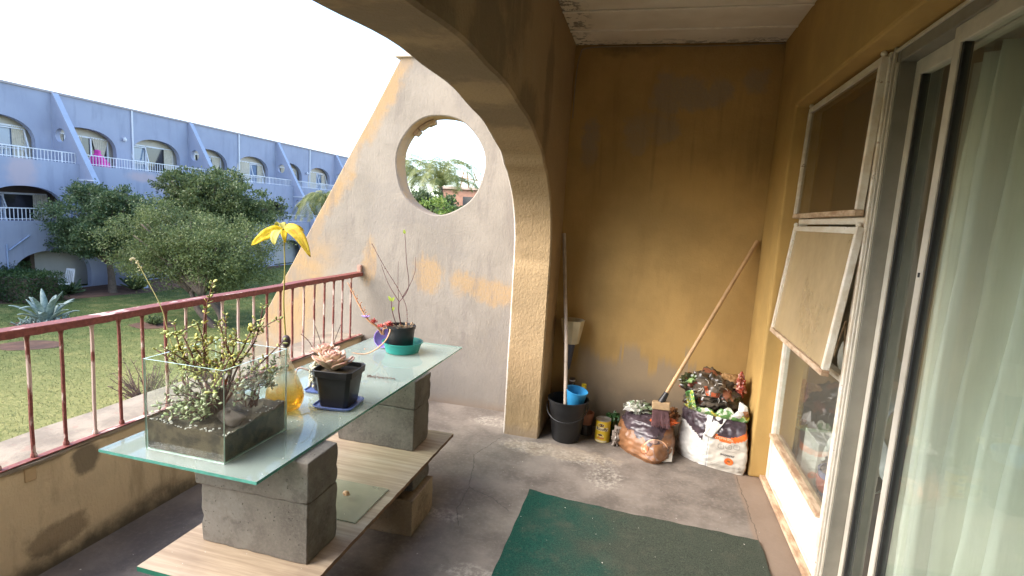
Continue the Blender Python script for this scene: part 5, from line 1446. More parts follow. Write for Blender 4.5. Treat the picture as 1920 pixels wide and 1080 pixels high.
# empty compost sack crumpled on top
M_CRM2 = m_print('dark_clear_film', [(0.060, 0.050, 0.038), (0.12, 0.095, 0.070), (0.030, 0.024, 0.018), (0.24, 0.09, 0.05)], 7, 0.2)
ws = thing('crumpled_sack', (0.50, 3.62, 0.34), 'crumpled dark empty sack stuffed in the top of the white bag', 'bag')
mb = crumple((0.495, 3.63, 0.44), (0.165, 0.13, 0.115), 0.30, 1.35, 5); mb.build('film', M_CRM2, ws, smooth=True, angle=60)
mb = crumple((0.60, 3.66, 0.515), (0.075, 0.07, 0.045), 0.28, 1.6, 9, 40, 24); mb.build('tan_fold', plain('tan_film', (0.36, 0.215, 0.095), 0.3, 0.2), ws, smooth=True, angle=28)
mb = crumple((0.665, 3.60, 0.50), (0.028, 0.04, 0.07), 0.42, 1.8, 2, 32, 24); mb.build('red_fold', m_print('red_print', [(0.30, 0.045, 0.022), (0.16, 0.028, 0.018), (0.42, 0.12, 0.06), (0.5, 0.28, 0.2)], 40, 0.2), ws, smooth=True, angle=28)
mb = crumple((0.365, 3.60, 0.50), (0.065, 0.05, 0.045), 0.42, 1.6, 4, 36, 24); mb.build('green_fold', m_print('green_print', [(0.085, 0.125, 0.03), (0.045, 0.05, 0.02), (0.26, 0.40, 0.15), (0.20, 0.05, 0.03)], 12, 0.25), ws, smooth=True, angle=28)
mb = MB()
for k in range(9):
    r = random.Random(20 + k); p = Vector((r.uniform(0.40, 0.56), 3.505 + r.uniform(-0.01, 0.02), r.uniform(0.42, 0.53)))
    d = Vector((r.uniform(-1, 1), 0.1, r.uniform(-1, 1))).normalized() * r.uniform(0.02, 0.05)
    pts = [p, p + d * 0.5 + Vector((0.008, -0.006, 0.004)), p + d]
    mb.tube(spline(pts, 7), [0.0008, 0.002, 0.0025, 0.002, 0.0022, 0.0014, 0.0006], 5)
mb.build('bright_crease', plain('white_crease', (0.66, 0.62, 0.55), 0.3), ws, smooth='all')
bvw = bvh_of([c_ for c_ in ws.children if c_.name.startswith('film')][0])
M_ORW = plain('rust_orange_print', (0.36, 0.085, 0.035), 0.3)
decal('print_patch', *grid2(0.055, 0.028, 6, 4), (0.505, 3.60, 0.455), (1, 0, -0.1), (0, 0, 1), bvw, M_ORW, ws, 0.003)
decal('print_patch', *grid2(0.020, 0.060, 4, 6), (0.452, 3.60, 0.475), (1, 0, 0.3), (-0.2, 0, 1), bvw, M_ORW, ws, 0.003)
bw = thing('yellow_green_wrapper', (0.36, 3.52, 0.37), 'bright green and yellow printed flap left of the crumpled sack', 'wrapper')
def bwf(u, v):
    return Vector((0.325 + 0.045 * u + 0.03 * v, 3.515 + 0.02 * math.sin(u * 4), 0.335 + 0.11 * (1 - v) + 0.02 * u)) + Vector((0, -0.006, 0)) * math.sin(v * 9 + u * 4)
mb = MB(); mb.grid(8, 12, bwf)
q = mb.build('film', m_print('lime_print', [(0.44, 0.50, 0.10), (0.10, 0.26, 0.08), (0.60, 0.60, 0.48), (0.50, 0.44, 0.02)], 22, 0.22), bw, smooth='all', fix=False); s_ = q.modifiers.new('thick', 'SOLIDIFY'); s_.thickness = 0.0012

# brown compost bag, slumped
cb = thing('compost_bag', (0.10, 3.55, 0.0), 'slumped brown and dark violet compost bag in the middle of the corner', 'bag')
loop1 = [(-0.075, 3.66), (-0.082, 3.56), (-0.02, 3.46), (0.075, 3.375), (0.160, 3.325), (0.225, 3.375), (0.285, 3.46), (0.295, 3.60), (0.24, 3.72), (0.10, 3.76), (-0.02, 3.74)]
S1 = bag_surface(loop1, [(0.002, 0.93, 0.93, 0, 0), (0.03, 1.0, 1.0, 0, 0), (0.09, 1.0, 0.98, 0.0, 0.01), (0.155, 0.92, 0.86, 0.0, 0.03), (0.205, 0.78, 0.66, 0.0, 0.05), (0.235, 0.55, 0.42, 0.0, 0.07), (0.245, 0.25, 0.18, 0.0, 0.08), (0.246, 0.0, 0.0, 0.0, 0.08)], 8.0, 0.010)
nu, nv = 120, 60
mb = MB(); mb.grid(nu, nv, lambda u, v: S1(u, v), True); mi = []
for j in range(nv - 1):
    for i in range(nu):
        f = mb.f[j * nu + i]; x = sum(mb.v[k][0] for k in f) / 4; z = sum(mb.v[k][2] for k in f) / 4
        lim = 0.135 - 0.26 * (x - 0.05) if x < 0.16 else 0.107 + 0.9 * (x - 0.16)
        mi.append(1 if z > lim + 0.012 * math.sin(x * 90) else 0)
mb.mi = mi
o = mb.build('sack', [plain('rust_brown_film', (0.23, 0.105, 0.045), 0.42, 0.35, 14, 0.25), M_PURB], cb, smooth='all', fix=False)
bv1 = bvh_of(o); r1 = Vector((0.93, -0.36, 0)).normalized()
# right-hand panel faces the room
rr_ = Vector((0.98, 0.20, 0)).normalized()
def d1(nm, vf, org, mat, lift=0.003, right=r1, up=(0, 0.35, 1), sx=1, sy=1):
    decal(nm, [(a * sx, b_ * sy) for a, b_ in vf[0]], vf[1], org, right, up, bv1, mat, cb, lift)
M_ORP2 = plain('coral_print', (0.62, 0.19, 0.09), 0.35, 0.08); M_MAUVE = plain('mauve_film', (0.26, 0.16, 0.12), 0.28, 0.3, 20, 0.2)
oc = Vector((0.165, 3.36, 0.085))
d1('print_disc', ring2(0.0, 0.064, 28), oc, M_MAUVE, 0.002)
d1('print_ring', ring2(0.064, 0.069, 30, 0.35, 2.9), oc, M_PEACH, 0.003)
d1('print_emblem', ring2(0.008, 0.025, 24), oc + Vector((-0.058, 0.02, -0.005)), M_ORP2, 0.004, sy=1.2)
d1('print_emblem', ring2(0.0, 0.008, 16), oc + Vector((-0.058, 0.02, -0.005)), M_PEACH, 0.004, sy=1.2)
d1('white_label', ([(-0.028, -0.062), (0.035, -0.052), (0.050, 0.030), (0.006, 0.062)], [(0, 1, 2, 3)]), Vector((0.240, 3.40, 0.066)), M_GBAG, 0.005, rr_)
v_, f_ = text_mesh('Garden', 0.026, 0.0006)
d1('label_text', ([(-b_ * 0.95, a) for a, b_ in v_], f_), Vector((0.252, 3.40, 0.068)), M_INK, 0.008, rr_, (0.12, 0, 1))
mb = crumple((0.215, 3.50, 0.235), (0.075, 0.035, 0.020), 0.5, 2.2, 6, 36, 20); mb.build('orange_fold', plain('bright_orange_film', (0.66, 0.13, 0.035), 0.3, 0.15), cb, smooth=True, angle=30)
mb = crumple((0.255, 3.60, 0.245), (0.05, 0.05, 0.05), 0.5, 2.0, 3, 36, 22); mb.build('rust_fold', M_BRB, cb, smooth=True, angle=30)
mb = crumple((0.045, 3.62, 0.262), (0.085, 0.06, 0.034), 0.42, 1.6, 7, 48, 28); mb.build('green_fold', m_print('pale_green_print', [(0.10, 0.09, 0.07), (0.30, 0.31, 0.25), (0.13, 0.18, 0.10), (0.50, 0.48, 0.42)], 11, 0.3, 2.0), cb, smooth=True, angle=28)
def tip(u, v): return Vector((-0.06 + 0.10 * u, 3.56 + 0.02 * u, 0.245 + 0.035 * math.sin(PI * min(1, u * 1.1)) * v + 0.006 * math.sin(u * 9)))
mb = MB(); mb.grid(12, 5, tip); q = mb.build('white_tip', M_WBAG, cb, smooth='all', fix=False); s_ = q.modifiers.new('thick', 'SOLIDIFY'); s_.thickness = 0.001
mb = crumple((-0.083, 3.545, 0.060), (0.028, 0.03, 0.058), 0.5, 2.0, 12, 32, 20, low=0.002); mb.build('loose_end', plain('greyish_film', (0.30, 0.25, 0.21), 0.3, 0.2), cb, smooth=True, angle=30)
mb = crumple((-0.115, 3.69, 0.085), (0.05, 0.06, 0.085), 0.35, 1.8, 15, 36, 24, low=0.002)
tag(mb.build('green_bag', plain('deep_green_film', (0.022, 0.062, 0.016), 0.3, 0.3), smooth=True, angle=30), 'dark green plastic bag crumpled behind the yellow tin', 'bag')

# broom
br = thing('broom', (0.165, 3.46, 0.25), 'wooden broom leaning in the corner, brush resting on the brown bag', 'broom')
A_, B_ = Vector((0.198, 3.485, 0.405)), Vector((0.700, 3.815, 1.435)); ax = (B_ - A_).normalized()
mb = MB(); mb.tube([A_ + (B_ - A_) * (i / 12) for i in range(13)], 0.0125, 12); mb.build('handle', plain('pine_handle', (0.44, 0.27, 0.13), 0.5, 0.25, 10, 0.1), br, smooth=True)
mb = MB(); mb.tube([A_ - ax * 0.045, A_ - ax * 0.03, A_ + ax * 0.03], [0.024, 0.022, 0.016], 12); mb.build('ferrule', M_BLK, br, smooth=True)
hd = Vector((0.02, -0.02, -1)).normalized(); hs = Vector((1, 0.08, 0.0)).normalized()
hp = A_ - ax * 0.04
mb = MB(); mb.bar(hp + Vector((0, 0, 0.002)), hp + Vector((0.002, -0.004, -0.048)), 0.112, 0.05, up=(0.05, 1, 0)); mb.build('brush_block', plain('worn_wood_block', (0.33, 0.225, 0.12), 0.7, 0.3, 30, 0.3), br, bevel=0.006)
mb = MB(); r = random.Random(2)
for i in range(420):
    a, c_ = r.uniform(-0.048, 0.048), r.uniform(-0.018, 0.018)
    p = hp + hs * a + Vector((0, c_, -0.044)); L = r.uniform(0.10, 0.125)
    e = p + Vector((0.012 + a * 0.22 + r.uniform(-0.006, 0.006), -0.012 + c_ * 0.3 + r.uniform(-0.006, 0.006), -L))
    m_ = p.lerp(e, 0.5); w = Vector((0.0011, 0, 0)); w2 = Vector((0, 0.0011, 0))
    mb.add([p - w, p + w, p + w2, e - w * 0.6, e + w * 0.6, e + w2 * 0.6], [(0, 1, 4, 3), (1, 2, 5, 4), (2, 0, 3, 5), (3, 4, 5)])
mb.build('bristle', plain('plum_bristle', (0.17, 0.085, 0.09), 0.6, 0.3, 200), br, fix=False)['kind'] = 'stuff'

# ------------------------------------------------------------------ flakes of paint and plant litter on the floor
mb = MB(); r = random.Random(31)
def flake(x, y, z, s_):
    a = r.uniform(0, PI); c_, d_ = math.cos(a) * s_, math.sin(a) * s_
    mb.add([(x - c_, y - d_, z), (x + d_ * 0.6, y - c_ * 0.6, z + 0.0008), (x + c_, y + d_, z + 0.001), (x - d_ * 0.5, y + c_ * 0.5, z + s_ * 0.3)], [(0, 1, 2, 3)])
for i in range(210):
    x, y = r.uniform(-2.1, 0.72), r.uniform(1.2, 3.8)
    if -1.56 < x < -0.92 and y < 2.75: continue
    on_mat = -0.5 < x < 0.64 and y < 2.64
    if not on_mat and r.random() < 0.25: continue
    flake(x, y, 0.013 if on_mat else 0.002, r.choice((0.0015, 0.002, 0.002, 0.0025, 0.003, 0.005)))
for i in range(26): flake(-1.14 + r.uniform(-0.4, 0.06), r.uniform(1.32, 2.3), GT + 0.0012, r.uniform(0.0015, 0.004))
for i in range(20): flake(r.uniform(-1.0, -1.5), r.choice((r.uniform(1.31, 1.46), r.uniform(1.68, 2.4))), ZP + 0.007, r.uniform(0.0015, 0.003))
tag(mb.build('paint_flakes', plain('paint_flake', (0.58, 0.55, 0.48), 0.7, 0.25, 90), fix=False), 'pale paint flakes scattered over the floor and mat', 'litter', kind='stuff')

# ================================================================== THE BLUE APARTMENT BUILDING OPPOSITE
def m_blue():
    t = MT('blue_wall_paint'); p = t.W(); x, y, z = t.xyz(p)
    n1 = t.noise(p, 0.5, 4); n2 = t.noise(p, 20, 4); n3 = t.noise(t.scl(p, (1, 1.6, 0.35)), 1.6, 5, 0.6); n4 = t.noise(p, 2.2, 5)
    c = t.mix(n1.st(0.3, 0.7), (0.330, 0.350, 0.445), (0.380, 0.400, 0.495))
    c = t.mix(n3.st(0.48, 0.7) * 0.45, c, (0.26, 0.28, 0.36))
    w = (n4 - 0.5) * 1.4
    m = t.blob(y, z, 17.75, 2.15, 0.55, 0.75, w, 0.5).mx(t.blob(y, z, 24.9, 2.1, 0.7, 0.45, w, 0.5)).mx(t.blob(y, z, 23.6, 2.35, 0.8, 0.25, w, 0.5))
    c = t.mix(m * 0.6, c, (0.58, 0.43, 0.42))
    c = t.mix((z + (n4 - 0.5) * 0.5).st(5.75, 6.0) * 0.35, c, (0.30, 0.30, 0.38))
    t.bsdf(c, 0.85, spec=0.2, bump=t.bump(n2, 0.15, 0.02)); return t.m
M_BLUE = m_blue()
M_BTRIM = plain('pale_blue_trim', (0.36, 0.41, 0.52), 0.7, 0.08, 2)
M_WHITE = plain('white_railing_paint', (0.74, 0.74, 0.76), 0.5, 0.05, 6)
M_CREAM = plain('cream_inner_wall', (0.60, 0.54, 0.46), 0.8, 0.1, 2)
M_BROWNW = plain('brown_inner_wall', (0.13, 0.09, 0.07), 0.8, 0.2, 2)
M_CURT = plain('cream_curtain', (0.60, 0.53, 0.41), 0.85, 0.15, 8)
M_DKGL = plain('dark_window_glass', (0.030, 0.030, 0.034), 0.08, 0.1, 2, spec=0.8)
M_SKGL = plain('bluish_window_glass', (0.18, 0.24, 0.34), 0.08, 0.1, 2, spec=0.8)
XF, XM, XG = -28.35, -26.75, -25.30
FINS = [12.15, 20.22, 28.15, 36.30, 44.30]
ab = thing('apartment_building', (-27, 30, GZ), 'long blue apartment building with arched windows across the lawn', 'building')
def archhole(c, z0, zs, zt, hw, n=26, pw=2.3):
    pts = [(c - hw, z0)]
    for i in range(n + 1):
        a = PI - PI * i / n
        ca, sa = math.cos(a), math.sin(a); q = (abs(ca) ** pw + abs(sa) ** pw) ** (-1 / pw)
        pts.append((c + hw * q * ca, zs + (zt - zs) * q * sa))
    pts.append((c + hw, z0)); return pts
CEN = [c for f in FINS for c in (f + 1.62, f + 5.70)]
CEN = [9.75 - 1.9] + CEN
YB0, YB1 = 2.0, 54.0
def storey(x, z0, z1, hz, nm):
    mb = MB(); mb.plate([(YB0, z0), (YB1, z0), (YB1, z1), (YB0, z1)], [archhole(c, *hz) for c in CEN], lambda u, v, w: (w, u, v), x, x - 0.25)
    return mb.build(nm, M_BLUE, ab)
storey(XF, 2.0, 6.0, (2.2, 3.55, 4.62, 1.6), 'upper_wall')
storey(XM, -0.6, 2.70, (-0.4, 0.45, 1.52, 1.6), 'middle_wall')
storey(XG, GZ - 0.1, 0.06, (GZ + 0.02, -2.3, -1.22, 1.6), 'ground_wall')
MB().box(XF - 6, XF + 0.06, YB0, YB1, 6.0, 6.10).build('roof', plain('roof_edge', (0.42, 0.36, 0.36), 0.8), ab)
mb = MB(); mb.box(XF - 1, XM - 0.25, YB0, YB1, 1.9, 2.19); mb.build('upper_floor_slab', M_BLUE, ab)
mb = MB(); mb.box(XM - 2, XG - 0.25, YB0, YB1, -0.75, -0.42); mb.build('middle_floor_slab', M_BLUE, ab)
MB().box(XF - 0.62, XF - 0.52, YB0, YB1, 2.19, 5.9).build('upper_inner_wall', M_CREAM, ab)
MB().box(XM - 1.5, XM - 1.4, YB0, YB1, -0.42, 1.9).build('middle_inner_wall', M_BROWNW, ab)
MB().box(XG - 1.5, XG - 1.4, YB0, 17.6, GZ, -0.75).build('ground_inner_wall', M_BROWNW, ab)
MB().box(XG - 0.9, XG - 0.8, 17.61, YB1, GZ, -0.75).build('pale_ground_inner_wall', plain('white_inner_wall', (0.50, 0.49, 0.47), 0.8, 0.1, 2), ab)  # white right-hand part of the ground inner wall
MB().box(XG - 1.5, XG - 0.8, 17.45, 17.605, GZ, -0.76).build('ground_return_wall', M_BROWNW, ab)
def bfx(z): return -28.17 + 0.57 * (5.9 - z)
for f in FINS:
    zs_ = [GZ - 0.1 + (6.0 - GZ + 0.1) * i / 20 for i in range(21)]
    out = [(bfx(z), z) for z in zs_]
    hl = [[(cx_ + 0.31 * math.cos(2 * PI * i / 28), cz_ + 0.33 * math.sin(2 * PI * i / 28)) for i in range(28)] for cx_, cz_ in ((-27.86, 4.03), (-26.34, 1.40))]
    mb = MB(); mb.plate([(XF - 0.1, 6.0)] + [(XF - 0.1, GZ - 0.1)] + out, hl, lambda u, v, w: (u, w, v), f, f + 0.22)
    bt_ = mb.build('buttress', M_BLUE, ab)
    mb = MB(); mb.plate([(bfx(zs_[0]) + 0.003, zs_[0]), (bfx(zs_[0]) + 0.05, zs_[0]), (bfx(6.0) + 0.05, 6.0), (bfx(6.0) + 0.003, 6.0)], [], lambda u, v, w: (u, w, v), f - 0.03, f + 0.25)
    mb.build('edge_trim', M_BTRIM, bt_)
    MB().box(-27.15, bfx(1.95) + 0.05, f - 0.06, f - 0.002, 1.93, 1.985).build('ledge', M_WHITE, bt_)
for y in (16.30, 24.35, 32.38, 40.5, 48.4):
    mb = MB(); mb.tube([(XF + 0.07, y, 5.98), (XF + 0.07, y, 2.2)], 0.045, 8); mb.build('downpipe', M_WHITE, ab, smooth=True)
mb = MB(); mb.tube([(XG + 0.05, 16.05, -0.9), (XG + 0.05, 16.05, -2.6)], 0.035, 8); mb.tube([(XG + 0.05, 16.1, -1.15), (XG + 0.05, 16.9, -0.55)], 0.03, 8); mb.build('waste_pipe', plain('blue_pipe', (0.30, 0.36, 0.50), 0.6), ab, smooth=True)
def railing(x, z0, z1, ya, yb):
    mb = MB(); mb.bar((x, ya, z1), (x, yb, z1), 0.05, 0.04); mb.bar((x, ya, z0 + 0.07), (x, yb, z0 + 0.07), 0.04, 0.03)
    n = int((yb - ya) / 0.15)
    for i in range(n + 1):
        y = ya + (yb - ya) * i / n; w = 0.045 if i % 12 == 0 else 0.022
        mb.bar((x, y, z0), (x, y, z1 - 0.02), w, w)
    mb.build('railing', M_WHITE, ab, fix=False)
for a, b in zip(FINS, FINS[1:]):
    railing(-26.97, 2.70, 3.20, a + 0.24, b - 0.02); railing(-25.60, 0.06, 0.58, a + 0.24, b - 0.02)
railing(-26.97, 2.70, 3.20, 44.6, 52); railing(-26.97, 2.70, 3.20, 4, 12.1); railing(-25.60, 0.06, 0.58, 4, 12.1)
def curtain_part(win, y0, y1, z0, z1, x, tie=False):
    def fn(u, v):
        w = 1.0
        if tie: w = 0.28 + 0.72 * abs(v - 0.45) ** 0.8 * 1.6
        cy_ = (y0 + y1) / 2; return (x + 0.03 * math.sin(u * 40), cy_ + (u - 0.5) * (y1 - y0) * min(1, w), z0 + (z1 - z0) * v)
    mb = MB(); mb.grid(30, 10, fn); mb.build('curtain', M_CURT, win, smooth='all', fix=False)
def far_window(c, x, z0, z1, kind, mat=None):
    w = thing('window', (0, 0, 0), None, None); w.parent = ab; w.location = Vector((x, c, z0)) - ab.location
    hw = 1.45; mb = MB()
    mb.bar((x, c - hw, z0), (x, c + hw, z0), 0.07, 0.06); mb.bar((x, c - hw, z1), (x, c + hw, z1), 0.07, 0.08)
    cuts = {0: (-hw, 0.15, hw), 1: (-hw, -0.75, 0.55, hw), 2: (-hw, -0.35, hw)}[kind]
    for q in cuts: mb.bar((x, c + q, z0), (x, c + q, z1), 0.07, 0.07)
    sx = 0.28
    if kind in (0, 2):
        a_, b_ = (0.15, hw) if kind == 0 else (-hw, -0.35)
        for zt_ in (z1 - 0.1, (z0 + z1) / 2 - 0.05):
            zb_ = zt_ - (z1 - z0) * 0.42
            for (p, q) in (((x + 0.05, zt_), (x + sx, zb_)),):
                for yy in (c + a_ + 0.05, c + b_ - 0.05): mb.bar((p[0], yy, p[1]), (q[0], yy, q[1]), 0.05, 0.05)
                mb.bar((q[0], c + a_ + 0.05, q[1]), (q[0], c + b_ - 0.05, q[1]), 0.05, 0.05); mb.bar((p[0], c + a_ + 0.05, p[1]), (p[0], c + b_ - 0.05, p[1]), 0.05, 0.05)
    mb.build('frame', M_WHITE, w)
    for i, (a_, b_) in enumerate(zip(cuts, cuts[1:])):
        mb = MB(); mb.box(x - 0.028, x - 0.022, c + a_ + 0.036, c + b_ - 0.036, z0 + 0.031, z1 - 0.041)
        mb.build('pane', M_SKGL if (kind == 0 and i == 1) or (kind == 2 and i == 0) else M_DKGL, w)
    if kind == 0: curtain_part(w, c - hw, c + 0.1, z0, z1, x + 0.03); curtain_part(w, c + 0.9, c + hw, z0, z1, x + 0.03)
    elif kind == 1:
        curtain_part(w, c - hw + 0.1, c - 0.85, z0, z1, x + 0.03); curtain_part(w, c - 0.55, c + 0.1, z0, z1, x + 0.03, True); curtain_part(w, c + 0.6, c + hw, z0, z1, x + 0.03, True)
    else: curtain_part(w, c + 0.85, c + hw, z0, z1, x + 0.03)
for i, c in enumerate(CEN):
    kind = {2: 0, 3: 1, 4: 2}.get(i, i % 2)
    far_window(c, XF - 0.45, 2.3, 4.22, kind)
    if i < 6: far_window(c + 0.3, XM - 1.33, -0.2, 1.15, 2)
# wall lamps
for y, z in ((23.85, 4.35), (40.1, 4.0)):
    mb = MB(); mb.ball((XF + 0.12, y, z), 0.1, 12, 8); mb.bar((XF + 0.01, y, z + 0.1), (XF + 0.14, y, z + 0.12), 0.05, 0.04); mb.build('wall_lamp', M_WHITE, ab, smooth=True)
# washing: pink dress
dsx = thing('pink_dress', (-27.6, 21.8, 2.2), 'bright pink dress hung on the upper balcony of the blue building', 'dress')
mb = MB(); mb.lathe([(0.62, 0.0), (0.60, 0.45), (0.50, 0.72), (0.30, 0.98), (0.15, 1.14), (0.13, 1.2), (0.15, 1.30), (0.07, 1.36), (0.0, 1.37)], (-27.6, 21.8, 2.2), 40, 0.10, 2)
mb.build('cloth', plain('hot_pink_cloth', (0.78, 0.06, 0.36), 0.8, 0.2, 6), dsx, smooth='all')
mb = MB(); mb.lathe([(0.42, 0.0), (0.46, 0.3), (0.42, 0.34), (0.0, 0.34)], (-27.2, 27.0, 2.2), 20); mb.v = [(x, y, z + 0.35) for x, y, z in mb.v]
mb.lathe([(0.2, 0.0), (0.2, 0.35)], (-27.2, 27.0, 2.2), 8)
tag(mb.build('teal_basin', plain('teal_plastic', (0.03, 0.24, 0.30), 0.5), smooth=True), 'teal basin on the upper balcony behind the white railing', 'basin')

# ================================================================== GARDEN
M_MULCH = plain('brown_mulch', (0.115, 0.058, 0.036), 0.95, 0.45, 3, 0.6, dist=0.05)
def bed(name, pts, z):
    mb = MB(); pts = [(q.x, q.y) for q in spline([(a, b, 0) for a, b in pts + pts[:1]], 60)][:-1]
    mb.plate(pts, [], lambda u, v, w: (u, v, w), GZ - 0.05, GZ + z)
    tag(mb.build(name, M_MULCH), kind='structure')
bed('mulch_bed', [(-25.2, 13.5), (-23.2, 15.2), (-22.7, 17.0), (-22.3, 18.4), (-21.9, 20.2), (-22.6, 23.5), (-23.6, 28), (-25.25, 33), (-25.25, 22)], 0.012)
bed('mulch_patch', [(-17.6, 10.6), (-16.7, 10.5), (-16.0, 11.3), (-16.6, 11.7), (-17.4, 11.4)], 0.010)
bed('mulch_patch', [(-17.0, 14.2), (-16.1, 14.0), (-15.6, 14.7), (-16.1, 15.2), (-16.9, 15.0)], 0.010)
bed('mulch_patch', [(-20.0, 12.6), (-18.8, 12.5), (-18.3, 13.3), (-18.9, 14.0), (-19.9, 13.8)], 0.010)

# grass
N_ = 120000
gx = nrg.uniform(-25.0, -4.0, N_); gy = nrg.uniform(2.0, 30.0, N_)
keep = (gx + gy * 0.0 > -24.8) & ~((gx < -22.2) & (gy > 14.5)) & ~((((gx + 19.2) / 0.8) ** 2 + ((gy - 13.2) / 0.7) ** 2) < 1) & ~((((gx + 16.8) / 0.75) ** 2 + ((gy - 11.1) / 0.6) ** 2) < 1) & ~((((gx + 16.3) / 0.7) ** 2 + ((gy - 14.6) / 0.6) ** 2) < 1)
gx, gy = gx[keep], gy[keep]
def m_grass():
    t = MT('grass_blade'); x, y, z = t.xyz(t.W()); i = t.island(); n1 = t.noise(t.W(), 0.35, 4); n3 = t.noise(t.W(), 1.7, 4)
    near = (x * 0.75 - y * 0.66 + (n1 - 0.5) * 5).st(-24, -13)
    c = t.mix(near, (0.092, 0.130, 0.040), (0.235, 0.225, 0.085))
    c = t.mix((i * 0.35 + n3 * 0.8).st(0.5, 0.8) * 0.6, c, (0.33, 0.29, 0.12))
    t.bsdf(c, 0.7, spec=0.2); return t.m
go = leaf_mesh('grass', np.stack([gx, gy, np.full_like(gx, GZ)], 1), np.tile([0, 0, 1.0], (len(gx), 1)), nrg.uniform(0.025, 0.055, len(gx)), m_grass(), None, 0.35, 3, 0.1, 0.28)
tag(go, 'short dry green lawn grass', 'grass', kind='stuff')

def tree(name, label, base, crown, rad, nlobe, nleaf, size, mat, bark, seed, group='garden trees', trunk_r=0.16, shell=0.5, up=0.35, stems=1, droop=0.0, lob=(0.26, 0.42), flat=0.8):
    r = np.random.default_rng(seed); rr = random.Random(seed)
    o = thing(name, base, label, 'tree', group)
    cen = []; radii = []
    for k in range(nlobe):
        d = r.normal(size=3); d /= np.linalg.norm(d); q = r.uniform(0.45, 0.95) if k else 0.0
        c = np.array(crown) + d * q * np.array(rad) * np.array([0.86, 0.86, 0.82]); cen.append(c)
        s_ = r.uniform(*lob) * (1.15 - 0.35 * q); radii.append(np.array(rad) * s_ * np.array([1, 1, flat * max(rad) / rad[2] * 0.62]))
    mb = MB()
    for sidx in range(stems):
        b0 = Vector(base) + Vector((rr.uniform(-0.2, 0.2), rr.uniform(-0.2, 0.2), 0)) * (stems > 1)
        mid = Vector(base).lerp(Vector(crown), 0.45) + Vector((rr.uniform(-0.5, 0.5), rr.uniform(-0.4, 0.4), 0)) * (1.5 if stems > 1 else 0.6)
        pth = spline([b0 - Vector((0, 0, 0.1)), b0.lerp(mid, 0.5) + Vector((rr.uniform(-.15, .15), rr.uniform(-.15, .15), 0)), mid], 10)
        mb.tube(pth, [trunk_r * (1.15 - 0.5 * i / 9) / (1 if stems == 1 else 1.5) for i in range(10)], 9)
        for k in range(sidx, nlobe, stems):
            c = Vector(cen[k]); m2 = mid.lerp(c, 0.5) + Vector((rr.uniform(-.2, .2), rr.uniform(-.2, .2), 0.15))
            pth = spline([mid - Vector((0, 0, 0.05)), m2, c], 8); mb.tube(pth, [trunk_r * 0.42 * (1 - 0.8 * i / 7) + 0.008 for i in range(8)], 6)
    mb.build('trunk', bark, o, smooth='all', fix=False)
    P, D = [], []
    vol = np.array([np.prod(q) ** 0.67 for q in radii]); cnt = (vol / vol.sum() * nleaf).astype(int)
    for c, q, n in zip(cen, radii, cnt):
        ncl = max(6, n // 70); d = r.normal(size=(ncl, 3)); d /= np.linalg.norm(d, axis=1, keepdims=True)
        rho = r.uniform(shell, 1.05, ncl)[:, None]; cc = c + d * rho * q
        idx = r.integers(0, ncl, n); off = r.normal(size=(n, 3)) * (0.15 * q.mean() + 0.03) * np.array([1, 1, 0.6])
        P.append(cc[idx] + off); D.append(d[idx] * 0.8 + np.array([0, 0, up]))
    P = np.concatenate(P); D = np.concatenate(D)
    ok = P[:, 2] > base[2] + 0.25; P, D = P[ok], D[ok]
    f = leaf_mesh('crown', P, D, r.uniform(0.6, 1.25, len(P)) * size, mat, o, 0.5, seed + 1, 0.2, 0.8)
    f['kind'] = 'stuff'
    return o
M_BARK = plain('grey_brown_bark', (0.105, 0.075, 0.055), 0.9, 0.35, 12, 0.6, dist=0.02)
M_L1 = leaf_mat('dark_green_leaf', [(0.050, 0.085, 0.040), (0.09, 0.138, 0.056), (0.16, 0.195, 0.075)], 0.5, 0.9, 0.2)
M_L2 = leaf_mat('fresh_green_leaf', [(0.055, 0.085, 0.034), (0.10, 0.138, 0.048), (0.165, 0.19, 0.066)], 0.5, 0.9, 0.25)
M_L3 = leaf_mat('olive_grey_leaf', [(0.075, 0.105, 0.036), (0.13, 0.165, 0.056), (0.20, 0.225, 0.085)], 0.6, 0.9, 0.25)
M_L4 = leaf_mat('lime_leaf_mass', [(0.09, 0.16, 0.03), (0.18, 0.26, 0.05), (0.30, 0.33, 0.075)], 0.5, 1.2, 0.3)
tree('broadleaf_tree', 'dense dark green tree in front of the left end of the blue building', (-23.0, 18.6, GZ), (-23.3, 18.5, 0.0), (3.1, 2.2, 2.15), 34, 48000, 0.115, M_L1, M_BARK, 21)
tree('leafy_tree', 'tall fresh green tree rising behind the olive tree', (-20.2, 22.2, GZ), (-20.3, 22.1, 1.25), (3.8, 2.2, 2.35), 34, 46000, 0.13, M_L2, M_BARK, 33)
tree('olive_tree', 'wide grey green olive tree behind the red railing', (-14.2, 15.3, GZ), (-15.75, 16.0, -0.40), (4.0, 2.4, 1.75), 44, 60000, 0.085, M_L3, M_BARK, 45, stems=3, trunk_r=0.17)
tree('hedge_tree', 'lime green shrub top seen through the round hole', (-5.6, 14.6, GZ), (-5.6, 14.6, -0.1), (1.8, 1.4, 2.3), 22, 13000, 0.10, M_L4, M_BARK, 51, 'shrubs behind the fin wall')
tree('screen_tree', 'darker green tree behind the lime shrub in the round hole', (-7.4, 18.5, GZ), (-7.7, 18.5, 0.85), (2.4, 1.6, 2.3), 22, 13000, 0.13, M_L2, M_BARK, 57, 'shrubs behind the fin wall')

